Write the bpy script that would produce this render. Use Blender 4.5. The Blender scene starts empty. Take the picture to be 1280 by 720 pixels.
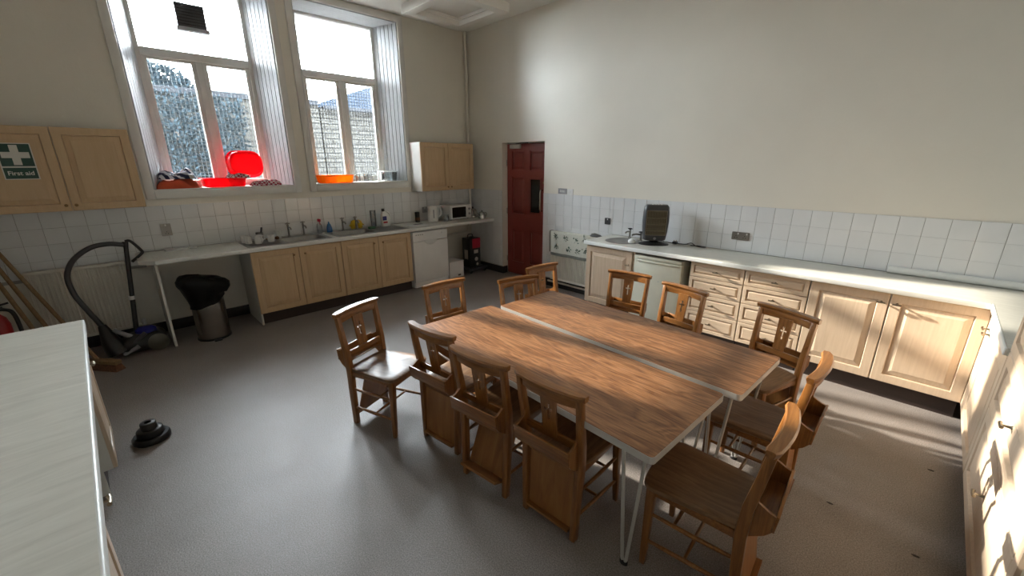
import bpy, bmesh, math, random
from mathutils import Vector, Matrix, noise
from mathutils.geometry import tessellate_polygon

S = bpy.context.scene
COL = S.collection
PI = math.pi
rad = math.radians

# ------------------------------------------------------------------ camera
FPX = 514.4
cam_d = bpy.data.cameras.new('camera'); cam_d.sensor_width = 36; cam_d.lens = FPX / 1280 * 36
cam_d.clip_start = .02; cam_d.clip_end = 200
cam = bpy.data.objects.new('camera', cam_d); COL.objects.link(cam); S.camera = cam
yaw, pitch, roll = rad(135.65), rad(-16.96), rad(-.18)
dv = Vector((math.cos(pitch) * math.cos(yaw), math.cos(pitch) * math.sin(yaw), math.sin(pitch)))
rv = dv.cross(Vector((0, 0, 1))).normalized(); uv_ = rv.cross(dv)
r2 = math.cos(roll) * rv + math.sin(roll) * uv_; u2 = -math.sin(roll) * rv + math.cos(roll) * uv_
mat_c = Matrix((r2, u2, -dv)).transposed().to_4x4(); mat_c.translation = (0, 0, 1.81)
cam.matrix_world = mat_c

# ------------------------------------------------------------------ light
SKY = 15.0
w = bpy.data.worlds.new('overcast_sky'); S.world = w; w.use_nodes = True
bg = w.node_tree.nodes['Background']; bg.inputs[0].default_value = (.90, .955, 1.0, 1); bg.inputs[1].default_value = SKY
sun_d = bpy.data.lights.new('sun', 'SUN'); sun_d.energy = 4.7; sun_d.angle = rad(1.3); sun_d.color = (1, .89, .75)
sun = bpy.data.objects.new('sun', sun_d); COL.objects.link(sun); sun.location = (-20, -3, 9)
sun.rotation_euler = Vector((1, .182, -.393)).to_track_quat('-Z', 'Y').to_euler()
for yc in (1.11, 2.75):
    p = bpy.data.lights.new('window_portal', 'AREA'); p.shape = 'RECTANGLE'; p.size = 2.2; p.size_y = 1.2
    p.cycles.is_portal = True
    po = bpy.data.objects.new('window_portal', p); COL.objects.link(po)
    po.location = (-6.36, yc, 2.63); po.rotation_euler = Vector((1, 0, 0)).to_track_quat('-Z', 'Y').to_euler()
    po.rotation_euler = (Matrix.Rotation(0, 3, 'X') @ Matrix(((0, 0, -1), (0, 1, 0), (1, 0, 0)))).to_euler()
vs = S.view_settings
vs.view_transform = 'Standard'; vs.look = 'None'; vs.gamma = 1; vs.use_curve_mapping = False; vs.exposure = 2.33

# ------------------------------------------------------------------ materials
def nodes(name):
    m = bpy.data.materials.new(name); m.use_nodes = True
    nt = m.node_tree; b = nt.nodes['Principled BSDF']
    return m, nt, b
def N(nt, t, **k):
    n = nt.nodes.new(t)
    for a, v in k.items(): setattr(n, a, v)
    return n
def c4(c): return (c[0], c[1], c[2], 1)
def coords(nt, scale=(1, 1, 1), rnd=True, rot=(0, 0, 0)):
    tc = N(nt, 'ShaderNodeTexCoord'); mp = N(nt, 'ShaderNodeMapping'); mp.inputs['Scale'].default_value = scale
    mp.inputs['Rotation'].default_value = rot
    if rnd:
        oi = N(nt, 'ShaderNodeObjectInfo'); ml = N(nt, 'ShaderNodeMath', operation='MULTIPLY'); ml.inputs[1].default_value = 37.
        nt.links.new(oi.outputs['Random'], ml.inputs[0])
        ad = N(nt, 'ShaderNodeVectorMath', operation='ADD'); nt.links.new(tc.outputs['Object'], ad.inputs[0]); nt.links.new(ml.outputs[0], ad.inputs[1])
        nt.links.new(ad.outputs[0], mp.inputs[0])
    else: nt.links.new(tc.outputs['Object'], mp.inputs[0])
    return mp.outputs[0]
def ramp(nt, src, stops):
    r = N(nt, 'ShaderNodeValToRGB'); e = r.color_ramp.elements
    e[0].position, e[0].color = stops[0][0], c4(stops[0][1]); e[1].position, e[1].color = stops[-1][0], c4(stops[-1][1])
    for p, c in stops[1:-1]:
        x = e.new(p); x.color = c4(c)
    nt.links.new(src, r.inputs[0]); return r.outputs[0]
def bump(nt, b, src, strength, dist=.01):
    n = N(nt, 'ShaderNodeBump'); n.inputs['Strength'].default_value = strength; n.inputs['Distance'].default_value = dist
    nt.links.new(src, n.inputs['Height']); nt.links.new(n.outputs[0], b.inputs['Normal'])
def plain(name, c, rough=.5, metal=0, var=.12, scale=6, coat=0, bmp=0, trans=0, spec=.5, fine=0):
    m, nt, b = nodes(name)
    no = N(nt, 'ShaderNodeTexNoise'); no.inputs['Scale'].default_value = scale; no.inputs['Detail'].default_value = 6
    nt.links.new(coords(nt), no.inputs['Vector'])
    lo = [x * (1 - var) for x in c]; hi = [min(1, x * (1 + var)) for x in c]
    nt.links.new(ramp(nt, no.outputs[0], [(.3, lo), (.7, hi)]), b.inputs['Base Color'])
    b.inputs['Roughness'].default_value = rough; b.inputs['Metallic'].default_value = metal
    b.inputs['Coat Weight'].default_value = coat; b.inputs['Coat Roughness'].default_value = .15
    b.inputs['Specular IOR Level'].default_value = spec
    if trans: b.inputs['Transmission Weight'].default_value = trans
    if bmp: bump(nt, b, no.outputs[0], bmp)
    return m
def wood(name, dark, mid, light, stretch=(14, 14, 1.2), rough=.4, coat=.0, bmp=.05, sc=3.0, dist=.6, rnd=True):
    m, nt, b = nodes(name)
    v = coords(nt, stretch, rnd)
    a = N(nt, 'ShaderNodeTexNoise'); a.inputs['Scale'].default_value = sc; a.inputs['Detail'].default_value = 8; a.inputs['Roughness'].default_value = .62
    a.inputs['Distortion'].default_value = dist
    nt.links.new(v, a.inputs['Vector'])
    nt.links.new(ramp(nt, a.outputs[0], [(.3, dark), (.5, mid), (.7, light)]), b.inputs['Base Color'])
    b.inputs['Roughness'].default_value = rough; b.inputs['Coat Weight'].default_value = coat; b.inputs['Coat Roughness'].default_value = .2
    bump(nt, b, a.outputs[0], bmp, .004)
    return m
def glassy(name, tint=(1, 1, 1), gl=.12, mix=None):
    m, nt, b = nodes(name); nt.nodes.remove(b)
    out = nt.nodes['Material Output']
    t = N(nt, 'ShaderNodeBsdfTransparent'); t.inputs[0].default_value = c4(tint)
    g = N(nt, 'ShaderNodeBsdfGlossy'); g.inputs['Roughness'].default_value = .03
    mx = N(nt, 'ShaderNodeMixShader'); lw = N(nt, 'ShaderNodeFresnel'); lw.inputs[0].default_value = 1.35
    no = N(nt, 'ShaderNodeTexNoise'); no.inputs['Scale'].default_value = 4
    nt.links.new(coords(nt), no.inputs['Vector'])
    ml = N(nt, 'ShaderNodeMath', operation='MULTIPLY_ADD'); ml.inputs[1].default_value = gl; nt.links.new(no.outputs[0], ml.inputs[0]); nt.links.new(lw.outputs[0], ml.inputs[2])
    nt.links.new(ml.outputs[0], mx.inputs[0]); nt.links.new(t.outputs[0], mx.inputs[1]); nt.links.new(g.outputs[0], mx.inputs[2])
    nt.links.new(mx.outputs[0], out.inputs[0]); return m
def plastic(name, c, thin=.5, rough=.35):
    m, nt, b = nodes(name)
    out = nt.nodes['Material Output']
    tr = N(nt, 'ShaderNodeBsdfTranslucent'); mx = N(nt, 'ShaderNodeMixShader'); mx.inputs[0].default_value = thin
    no = N(nt, 'ShaderNodeTexNoise'); no.inputs['Scale'].default_value = 8
    nt.links.new(coords(nt), no.inputs['Vector'])
    r = ramp(nt, no.outputs[0], [(.3, [x * .92 for x in c]), (.7, [min(1, x * 1.05) for x in c])])
    nt.links.new(r, b.inputs['Base Color']); nt.links.new(r, tr.inputs[0]); b.inputs['Roughness'].default_value = rough
    nt.links.new(b.outputs[0], mx.inputs[1]); nt.links.new(tr.outputs[0], mx.inputs[2]); nt.links.new(mx.outputs[0], out.inputs[0])
    return m
M = {}
def wall_paint(name, c, rough):
    m, nt, b = nodes(name)
    v = coords(nt, rnd=False)
    no = N(nt, 'ShaderNodeTexNoise'); no.inputs['Scale'].default_value = 1.3; no.inputs['Detail'].default_value = 5; nt.links.new(v, no.inputs['Vector'])
    n2 = N(nt, 'ShaderNodeTexNoise'); n2.inputs['Scale'].default_value = 45; n2.inputs['Detail'].default_value = 3; nt.links.new(v, n2.inputs['Vector'])
    nt.links.new(ramp(nt, no.outputs[0], [(.3, [x * .95 for x in c]), (.7, [x * 1.03 for x in c])]), b.inputs['Base Color'])
    b.inputs['Roughness'].default_value = rough; bump(nt, b, n2.outputs[0], .12, .01); return m
M['paint'] = wall_paint('cream_gloss_paint', (.75, .715, .63), .42)
M['ceil'] = wall_paint('ceiling_paint', (.80, .785, .73), .7)
M['trim'] = plain('white_trim_paint', (.70, .69, .65), .4, var=.04)
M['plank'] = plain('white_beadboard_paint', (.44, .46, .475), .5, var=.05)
M['tile'] = plain('glazed_white_tile', (.70, .71, .71), .12, var=.05, scale=2.5)
M['grout'] = plain('grey_grout', (.34, .33, .31), .9, var=.1)
M['skirt'] = plain('black_skirting', (.018, .016, .015), .5, var=.3)
def floor_mat():
    m, nt, b = nodes('speckled_grey_vinyl')
    v = coords(nt, rnd=False)
    a = N(nt, 'ShaderNodeTexNoise'); a.inputs['Scale'].default_value = 170; a.inputs['Detail'].default_value = 2; nt.links.new(v, a.inputs['Vector'])
    l = N(nt, 'ShaderNodeTexNoise'); l.inputs['Scale'].default_value = 1.7; l.inputs['Detail'].default_value = 7; l.inputs['Roughness'].default_value = .65; nt.links.new(v, l.inputs['Vector'])
    ca = ramp(nt, a.outputs[0], [(.34, (.17, .150, .138)), (.5, (.25, .222, .205)), (.68, (.34, .31, .29))])
    cl = ramp(nt, l.outputs[0], [(.3, (.80, .78, .77)), (.55, (1, 1, 1)), (.75, (1.0, .99, .98))])
    mx = N(nt, 'ShaderNodeMix', data_type='RGBA', blend_type='MULTIPLY'); mx.inputs[0].default_value = 1
    nt.links.new(ca, mx.inputs[6]); nt.links.new(cl, mx.inputs[7]); nt.links.new(mx.outputs[2], b.inputs['Base Color'])
    rr = N(nt, 'ShaderNodeMapRange'); rr.inputs[1].default_value = .3; rr.inputs[2].default_value = .7; rr.inputs[3].default_value = .42; rr.inputs[4].default_value = .56
    nt.links.new(l.outputs[0], rr.inputs[0]); nt.links.new(rr.outputs[0], b.inputs['Roughness'])
    bump(nt, b, a.outputs[0], .05, .003); return m
M['floor'] = floor_mat()
BE = ((.535, .41, .292), (.585, .455, .33), (.63, .498, .37))
M['beech'] = wood('limed_beech', *BE, stretch=(26, 26, 1.4), rough=.38, sc=2.2, bmp=.03)
M['beech_h'] = wood('limed_beech_crosswise', *BE, stretch=(1.4, 26, 26), rough=.38, sc=2.2, bmp=.03)
M['beech_left'] = wood('honey_beech', (.55, .38, .218), (.58, .41, .24), (.61, .44, .265), stretch=(16, 16, 1.4), rough=.42, sc=2.2, bmp=.03)
M['white_board'] = plain('white_melamine', (.66, .65, .60), .45, var=.04)
M['dark_plinth'] = plain('dark_brown_plinth', (.035, .022, .018), .55, var=.2)
M['worktop'] = wood('pale_streaked_worktop', (.53, .515, .455), (.60, .585, .52), (.66, .645, .58), stretch=(3, 22, 22), rough=.32, sc=1.6, bmp=.01, dist=1.2)
M['worktop_cross'] = wood('pale_cross_streaked_worktop', (.53, .515, .455), (.60, .585, .52), (.66, .645, .58), stretch=(22, 2.6, 22), rough=.32, sc=1.2, bmp=.01, dist=1.0)
M['worktop_edge'] = plain('worktop_white_edge', (.74, .75, .72), .35, var=.04)  # pale nosing; its white also stands in for the window highlight
CH = ((.145, .052, .011), (.225, .088, .020), (.30, .132, .036))
M['chair_v'] = wood('varnished_oak_upright', *CH, stretch=(30, 30, 2.2), rough=.30, coat=.35, sc=2.2, bmp=.05)
M['chair_h'] = wood('varnished_oak_crosswise', *CH, stretch=(2.2, 30, 30), rough=.30, coat=.35, sc=2.2, bmp=.05)
M['chair_seat'] = wood('worn_oak_seat', (.115, .058, .024), (.18, .095, .042), (.25, .145, .072), stretch=(26, 2.2, 26), rough=.42, coat=.12, sc=2.0, bmp=.04)
M['kneel'] = wood('plywood_panel', (.19, .072, .017), (.27, .110, .027), (.33, .15, .042), stretch=(8, 8, 1.2), rough=.4, coat=.2, sc=2.2)
def walnut():
    m, nt, b = nodes('walnut_laminate')
    v = coords(nt, (.8, 5, 5))
    a = N(nt, 'ShaderNodeTexNoise'); a.inputs['Scale'].default_value = 1.6; a.inputs['Detail'].default_value = 3; a.inputs['Distortion'].default_value = .9; nt.links.new(v, a.inputs['Vector'])
    ml = N(nt, 'ShaderNodeMath', operation='MULTIPLY'); ml.inputs[1].default_value = 9.; nt.links.new(a.outputs[0], ml.inputs[0])
    fr = N(nt, 'ShaderNodeMath', operation='PINGPONG'); fr.inputs[1].default_value = .5; nt.links.new(ml.outputs[0], fr.inputs[0])
    f = N(nt, 'ShaderNodeTexNoise'); f.inputs['Scale'].default_value = 3; f.inputs['Detail'].default_value = 8; f.inputs['Roughness'].default_value = .7; nt.links.new(coords(nt, (2.2, 34, 34)), f.inputs['Vector'])
    ad = N(nt, 'ShaderNodeMath', operation='MULTIPLY_ADD'); ad.inputs[1].default_value = .45; nt.links.new(fr.outputs[0], ad.inputs[0]); nt.links.new(f.outputs[0], ad.inputs[2])
    nt.links.new(ramp(nt, ad.outputs[0], [(.42, (.105, .040, .015)), (.60, (.215, .095, .038)), (.80, (.335, .165, .075))]), b.inputs['Base Color'])
    b.inputs['Roughness'].default_value = .38; return m
M['table'] = walnut()
M['alu'] = plain('satin_aluminium', (.60, .59, .56), .38, metal=.45, var=.05)
M['chrome'] = plain('chrome', (.50, .48, .45), .2, metal=1, var=.05)
M['steel'] = plain('brushed_steel', (.30, .29, .27), .36, metal=1, var=.08, scale=12)
M['bin_steel'] = plain('darkened_stainless', (.30, .275, .25), .2, metal=1, var=.08)  # base darkened and browned for the dark room the bin mirrors
M['pewter'] = plain('pewter', (.30, .26, .20), .3, metal=1)
M['brass'] = plain('dull_brass', (.30, .20, .10), .35, metal=1)
M['red_door'] = plain('dark_red_gloss_paint', (.235, .042, .032), .32, var=.10, scale=3)
M['glass'] = glassy('window_glass', (.95, .97, .98), .03)
M['clear'] = glassy('clear_plastic', (.86, .90, .92), .25)
M['dark_glass'] = plain('dark_glass', (.012, .014, .012), .08, var=.2)
M['black'] = plain('black_plastic', (.012, .012, .012), .38, var=.3)
M['rubber'] = plain('black_rubber', (.008, .008, .008), .5, var=.3)
M['bag'] = plain('black_bin_bag', (.005, .005, .005), .42, var=.4, bmp=.5, spec=.25)
M['darkgrey'] = plain('dark_grey_plastic', (.055, .055, .06), .35, var=.15)
M['grey'] = plain('grey_plastic', (.28, .28, .29), .4, var=.1)
M['white'] = plain('white_plastic', (.72, .72, .70), .35, var=.03)
M['enamel'] = plain('white_enamel', (.80, .79, .77), .28, var=.03)
M['cream_app'] = plain('aged_cream_enamel', (.62, .61, .50), .32, var=.04)
M['rad'] = plain('radiator_enamel', (.66, .63, .55), .4, var=.04)
M['ceramic'] = plain('white_ceramic', (.72, .71, .68), .18, var=.03)
M['red_pl'] = plastic('red_plastic', (.75, .008, .03), .62)
M['orange_pl'] = plastic('orange_plastic', (.85, .30, .015), .55)
M['clearwhite'] = plastic('milky_plastic', (.75, .77, .78), .5)
M['yellow'] = plain('yellow_rubber', (.62, .42, .015), .45)
M['green'] = plain('green_sponge', (.06, .16, .08), .9, bmp=.3)
M['bluel'] = plain('blue_detergent', (.04, .14, .32), .2)
M['blue'] = plain('dark_blue_plastic', (.02, .025, .22), .25)
M['red'] = plain('red_enamel', (.33, .010, .012), .3)
M['redcard'] = plain('red_card', (.42, .015, .04), .5)
M['pale_print'] = plain('pale_print', (.5, .45, .4), .6)
M['olive'] = plain('dull_olive_plastic', (.085, .08, .06), .4)
M['pole'] = wood('raw_wood_pole', (.20, .12, .055), (.27, .17, .08), (.34, .22, .11), stretch=(20, 20, 2), rough=.6)
M['bristle'] = plain('brown_bristle', (.13, .055, .025), .8, var=.4, scale=60)
M['sign_green'] = plain('sign_green', (.008, .055, .038), .35, var=.05)
M['sign_white'] = plain('sign_white', (.70, .70, .66), .4, var=.03)
M['heat_back'] = plain('bronze_reflector', (.10, .088, .055), .4, metal=.3)
M['tube'] = plain('frosted_tube', (.19, .165, .11), .3)
M['orange_cloth'] = plain('orange_red_cloth', (.48, .07, .025), .9, var=.25)
M['brickpale'] = None
def stripes(name, c1, c2, c3, scale, rot):
    m, nt, b = nodes(name)
    wv = N(nt, 'ShaderNodeTexWave'); wv.inputs['Scale'].default_value = scale; wv.inputs['Distortion'].default_value = 2.2; wv.inputs['Detail'].default_value = 1
    nt.links.new(coords(nt, rot=rot, rnd=False), wv.inputs['Vector'])
    r = ramp(nt, wv.outputs[0], [(.45, c1), (.55, c2), (.85, c3)]); nt.links.new(r, b.inputs['Base Color']); b.inputs['Roughness'].default_value = .9
    return m
M['navy_stripe'] = stripes('navy_white_striped_cloth', (.012, .014, .055), (.62, .62, .64), (.5, .5, .55), 6, (0, 0, .6))
def checks():
    m, nt, b = nodes('red_white_check_cloth')
    ck = N(nt, 'ShaderNodeTexChecker'); ck.inputs['Scale'].default_value = 42; ck.inputs[1].default_value = (.32, .02, .05, 1); ck.inputs[2].default_value = (.66, .6, .6, 1)
    nt.links.new(coords(nt, rot=(.3, .3, .4), rnd=False), ck.inputs[0]); nt.links.new(ck.outputs[0], b.inputs['Base Color']); b.inputs['Roughness'].default_value = .9; return m
M['check'] = checks()
M['towel'] = plain('cream_linen', (.60, .60, .53), .9, var=.05, scale=40)
M['towel_edge'] = plain('grey_green_hem', (.19, .20, .175), .9, var=.1, scale=40)
M['leafprint'] = plain('green_grey_leaf_print', (.075, .115, .085), .9, var=.5, scale=14)
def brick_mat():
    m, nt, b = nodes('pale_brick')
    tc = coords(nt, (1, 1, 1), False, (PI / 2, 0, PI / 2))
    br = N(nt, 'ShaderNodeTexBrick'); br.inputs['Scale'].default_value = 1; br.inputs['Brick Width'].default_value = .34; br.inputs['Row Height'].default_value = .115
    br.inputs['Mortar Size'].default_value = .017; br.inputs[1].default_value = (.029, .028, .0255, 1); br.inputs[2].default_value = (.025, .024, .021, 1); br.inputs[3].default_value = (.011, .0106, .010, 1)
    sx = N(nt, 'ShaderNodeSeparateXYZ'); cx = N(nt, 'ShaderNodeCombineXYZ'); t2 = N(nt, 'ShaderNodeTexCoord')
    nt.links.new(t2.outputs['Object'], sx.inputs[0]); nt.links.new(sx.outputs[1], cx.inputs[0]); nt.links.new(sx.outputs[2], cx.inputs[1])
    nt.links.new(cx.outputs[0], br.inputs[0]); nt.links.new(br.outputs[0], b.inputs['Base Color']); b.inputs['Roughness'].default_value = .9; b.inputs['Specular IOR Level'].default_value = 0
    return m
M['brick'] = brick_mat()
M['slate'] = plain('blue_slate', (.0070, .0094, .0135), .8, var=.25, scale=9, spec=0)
M['leaf'] = plain('ivy_leaf', (.0105, .0165, .0205), .7, var=.3, scale=3, spec=0)  # blue in the leaf colour stands in for outdoor haze
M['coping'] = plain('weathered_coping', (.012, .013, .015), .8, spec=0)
M['bark'] = plain('bark', (.06, .045, .035), .9)
M['asphalt'] = plain('asphalt', (.10, .10, .10), .9)
M['wire'] = plain('galvanised_wire', (.05, .055, .06), .6, spec=.2)

# ------------------------------------------------------------------ geometry helpers
class MB:
    def __init__(s): s.v = []; s.f = []; s.m = Matrix()
    def add(s, vs, fs):
        o = len(s.v); s.v += [tuple(s.m @ Vector(p)) for p in vs]; s.f += [tuple(i + o for i in q) for q in fs]; return s
    def box(s, x0, y0, z0, x1, y1, z1):
        x0, x1 = min(x0, x1), max(x0, x1); y0, y1 = min(y0, y1), max(y0, y1); z0, z1 = min(z0, z1), max(z0, z1)
        return s.add([(x0, y0, z0), (x1, y0, z0), (x1, y1, z0), (x0, y1, z0), (x0, y0, z1), (x1, y0, z1), (x1, y1, z1), (x0, y1, z1)],
                     [(3, 2, 1, 0), (4, 5, 6, 7), (0, 1, 5, 4), (1, 2, 6, 5), (2, 3, 7, 6), (3, 0, 4, 7)])
    def loft(s, rings, cap=True, closed=False):
        n = len(rings[0]); vs = [p for r in rings for p in r]; fs = []
        R = len(rings)
        for i in range(R if closed else R - 1):
            for j in range(n):
                a = i * n + j; b_ = i * n + (j + 1) % n; c = ((i + 1) % R) * n + (j + 1) % n; d = ((i + 1) % R) * n + j
                fs.append((a, b_, c, d))
        if cap and not closed: fs += [tuple(range(n - 1, -1, -1)), tuple((R - 1) * n + j for j in range(n))]
        return s.add(vs, fs)
    def tube(s, path, r, n=8, cap=True, closed=False, flat=None):
        P = [Vector(p) for p in path]; k = len(P); rings = []; prev = None
        for i in range(k):
            if closed: t = P[(i + 1) % k] - P[i - 1]
            else: t = P[min(i + 1, k - 1)] - P[max(i - 1, 0)]
            t.normalize()
            if prev is None:
                a = Vector((0, 0, 1)) if abs(t.z) < .9 else Vector((1, 0, 0)); nrm = (a - t * a.dot(t)).normalized()
            else: nrm = (prev - t * prev.dot(t)).normalized()
            prev = nrm; bn = t.cross(nrm); rr = r[i] if isinstance(r, (list, tuple)) else r
            rings.append([P[i] + (nrm * math.cos(2 * PI * j / n) + bn * math.sin(2 * PI * j / n)) * rr for j in range(n)])
        return s.loft(rings, cap, closed)
    def lathe(s, prof, n=20, c=(0, 0, 0), sx=1, sy=1, cap=True):
        return s.loft([[(c[0] + r * sx * math.cos(2 * PI * j / n), c[1] + r * sy * math.sin(2 * PI * j / n), c[2] + z) for j in range(n)] for r, z in prof], cap)
    def prism(s, poly, lo, hi, ax='z', holes=()):
        def P(u, v, w): return {'z': (u, v, w), 'y': (u, w, v), 'x': (w, u, v)}[ax]
        loops = [list(poly)] + [list(h) for h in holes]
        flat = [p for l in loops for p in l]; n = len(flat)
        tris = tessellate_polygon([[Vector((p[0], p[1], 0)) for p in l] for l in loops])
        vs = [P(p[0], p[1], lo) for p in flat] + [P(p[0], p[1], hi) for p in flat]; fs = []
        for t in tris: fs.append(tuple(t)); fs.append(tuple(i + n for i in reversed(t)))
        o = 0
        for l in loops:
            for i in range(len(l)):
                a, b_ = o + i, o + (i + 1) % len(l); fs.append((a, b_, b_ + n, a + n))
            o += len(l)
        return s.add(vs, fs)
    def mesh(s, name, mat, bevel=0, smooth=0, seg=2):
        me = bpy.data.meshes.new(name); bm = bmesh.new()
        vv = [bm.verts.new(p) for p in s.v]
        for q in s.f:
            try: bm.faces.new([vv[i] for i in q])
            except ValueError: pass
        bmesh.ops.recalc_face_normals(bm, faces=bm.faces)
        if bevel:
            es = [e for e in bm.edges if len(e.link_faces) == 2 and e.calc_face_angle(0) > .6]
            bmesh.ops.bevel(bm, geom=es, offset=bevel, segments=seg, profile=.5, affect='EDGES', clamp_overlap=True)
        bm.to_mesh(me); bm.free()
        if smooth or bevel:
            me.polygons.foreach_set('use_smooth', [True] * len(me.polygons)); me.set_sharp_from_angle(angle=rad(smooth or 40))
        me.materials.append(M[mat]); return me
    def build(s, name, mat, parent=None, loc=None, rz=0, bevel=0, smooth=0, seg=2):
        o = bpy.data.objects.new(name, s.mesh(name, mat, bevel, smooth, seg)); COL.objects.link(o)
        if parent: o.parent = parent
        if loc: o.location = loc
        if rz: o.rotation_euler.z = rz
        return o
def tag(o, label, cat, group=None):
    o['label'] = label; o['category'] = cat
    if group: o['group'] = group
    return o
def thing(name, label, cat, loc=(0, 0, 0), rz=0, group=None):
    o = bpy.data.objects.new(name, None); COL.objects.link(o); o.empty_display_size = .1
    o.location = loc; o.rotation_euler.z = rz; return tag(o, label, cat, group)
def struct(o): o['kind'] = 'structure'; return o
def sempty(name, loc=(0, 0, 0)):
    o = bpy.data.objects.new(name, None); COL.objects.link(o); o.location = loc; return struct(o)
def copy_tree(o, parent=None):
    c = o.copy(); COL.objects.link(c); c.parent = parent
    for ch in list(o.children): copy_tree(ch, c)
    return c
def inst(name, me, parent, loc, rz=0, rot=None):
    o = bpy.data.objects.new(name, me); COL.objects.link(o); o.parent = parent; o.location = loc
    o.rotation_euler = rot if rot else (0, 0, rz); return o
def rrect(x0, y0, x1, y1, r, n=4):
    out = []
    for cx, cy, a in ((x1 - r, y1 - r, 0), (x0 + r, y1 - r, 90), (x0 + r, y0 + r, 180), (x1 - r, y0 + r, 270)):
        for i in range(n + 1):
            t = rad(a + 90 * i / n); out.append((cx + r * math.cos(t), cy + r * math.sin(t)))
    return out
def arc(cx, cy, r, a0, a1, n): return [(cx + r * math.cos(rad(a0 + (a1 - a0) * i / n)), cy + r * math.sin(rad(a0 + (a1 - a0) * i / n))) for i in range(n + 1)]
def bez(pts, n=10):
    """Catmull-Rom through pts"""
    P = [Vector(p) for p in pts]; P = [P[0] * 2 - P[1]] + P + [P[-1] * 2 - P[-2]]; out = []
    for i in range(1, len(P) - 2):
        for k in range(n):
            t = k / n; a, b_, c, d = P[i - 1:i + 3]
            out.append(.5 * ((2 * b_) + (c - a) * t + (2 * a - 5 * b_ + 4 * c - d) * t * t + (3 * b_ - a - 3 * c + d) * t ** 3))
    return out + [P[-2]]

# ------------------------------------------------------------------ room shell
XW, YB, ZC, YF, XR = -5.81, 4.66, 3.776, -.90, 1.03
ZT = 1.38
struct(MB().box(XW - .6, YF - .2, -.12, XR + .2, YB + .45, 0).build('floor', 'floor'))
ce = struct(MB().box(XW - .6, YF - .2, ZC, XR + .2, YB + .3, ZC + .15).build('ceiling', 'ceil'))
# window geometry
ZS, ZH = 1.535, 3.685
XG = -6.28
WIN = [(.416, 1.80, .56, 1.67), (2.064, 3.44, 2.19, 3.31)]
wl = MB()
def wall_with(mb, xa, xb, opens):
    y = YF - .2
    for a, b_ in opens:
        mb.box(xa, y, 0, xb, a, ZC); mb.box(xa, a, 0, xb, b_, ZS); mb.box(xa, a, ZH, xb, b_, ZC); y = b_
    mb.box(xa, y, 0, xb, YB + .2, ZC)
wall_with(wl, -6.23, XW, [(a, b_) for a, b_, _, _ in WIN])
wall_with(wl, -6.40, -6.23, [(c, d) for _, _, c, d in WIN])
for _, _, c, d in WIN: wl.box(-6.52, c - .15, 3.652, -6.40, d + .15, ZC)  # outer lintels added to cut the sun off the corner worktop
wall_left = struct(wl.build('wall_left', 'paint'))
DX0, DX1, DZ = -4.986, -4.093, 2.102
wb = MB()
wb.box(XW - .2, YB, 0, DX0, YB + .2, ZC); wb.box(DX0, YB, DZ, DX1, YB + .2, ZC); wb.box(DX1, YB, 0, XR + .2, YB + .2, ZC)
wall_back = struct(wb.build('wall_back', 'paint'))
struct(MB().box(XR, YF - .2, 0, XR + .2, YB, ZC).build('wall_right', 'paint'))
struct(MB().box(XW, YF - .2, 0, XR, YF, ZC).build('wall_front', 'paint'))
struct(MB().box(DX0 - .1, YB + .2, 0, DX1 + .1, YB + .4, DZ + .1).build('trim_3', 'skirt'))
# skirting
struct(MB().box(XW, YF, 0, XW + .016, YB, .118).build('baseboard_left', 'skirt', bevel=.003))
sk = MB(); sk.box(XW, YB - .016, 0, DX0, YB, .118); sk.box(DX0, YB - .016, 0, DX0 + .014, YB + .10, .118); sk.box(DX1, YB - .016, 0, XR, YB, .118)
struct(sk.build('baseboard_back', 'skirt', bevel=.003))

# tiles: each one its own piece, set proud of a grout bed
TS, GAP, TH = .150, .0028, .007
def tile_mesh(w_, h_, v=.0003):
    b_ = MB(); g = GAP / 2; e = .002
    b_.loft([[(g, 0, v), (w_ - g, 0, v), (w_ - g, 0, h_ - v), (g, 0, h_ - v)],
             [(g, -TH + .0012, v), (w_ - g, -TH + .0012, v), (w_ - g, -TH + .0012, h_ - v), (g, -TH + .0012, h_ - v)],
             [(g + e, -TH, v + .0005), (w_ - g - e, -TH, v + .0005), (w_ - g - e, -TH, h_ - v - .0005), (g + e, -TH, h_ - v - .0005)]])
    return b_.mesh('tile', 'tile')
TM = {}
def tiles(parent, origin, rz, length, z0, z1, off=0., v=.0003):
    """tile field along local x (starting at origin), hung from z1 downwards; local -y faces the room"""
    R = Matrix.Rotation(rz, 3, 'Z'); z = z1; rng = random.Random(int(length * 100))
    while z > z0 + .01:
        h = min(TS, z - z0); x = 0.
        first = True
        while x < length - .01:
            wd = min(TS - off if first and off else TS, length - x); first = False
            k = (round(wd, 3), round(h, 3), v)
            if k not in TM: TM[k] = tile_mesh(*k)
            p = Vector(origin) + R @ Vector((x, 0, 0)); p.z = z - h
            o = inst('tile', TM[k], parent, p, rot=(rng.uniform(-.004, .004), 0, rz + rng.uniform(-.004, .004)))
            x += wd
        z -= h
def grout(parent, x0, y0, z0, x1, y1, z1): MB().box(x0, y0, z0, x1, y1, z1).build('grout_bed', 'grout', parent)
# back wall, right of the door (full height by the radiator, then above the worktop)
grout(wall_back, DX1 + .001, YB - .002, .12, -2.9, YB, ZT - .001); tiles(wall_back, (DX1, YB - .001, 0), 0, -2.9 - DX1, .13, ZT, .06)
grout(wall_back, -2.9, YB - .002, .90, XR, YB, ZT - .001); tiles(wall_back, (-2.9, YB - .001, 0), 0, XR + 2.9, .915, ZT)
grout(wall_back, XW, YB - .002, .12, DX0, YB, ZT - .001); tiles(wall_back, (XW, YB - .001, 0), 0, DX0 - XW, .13, ZT)
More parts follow.
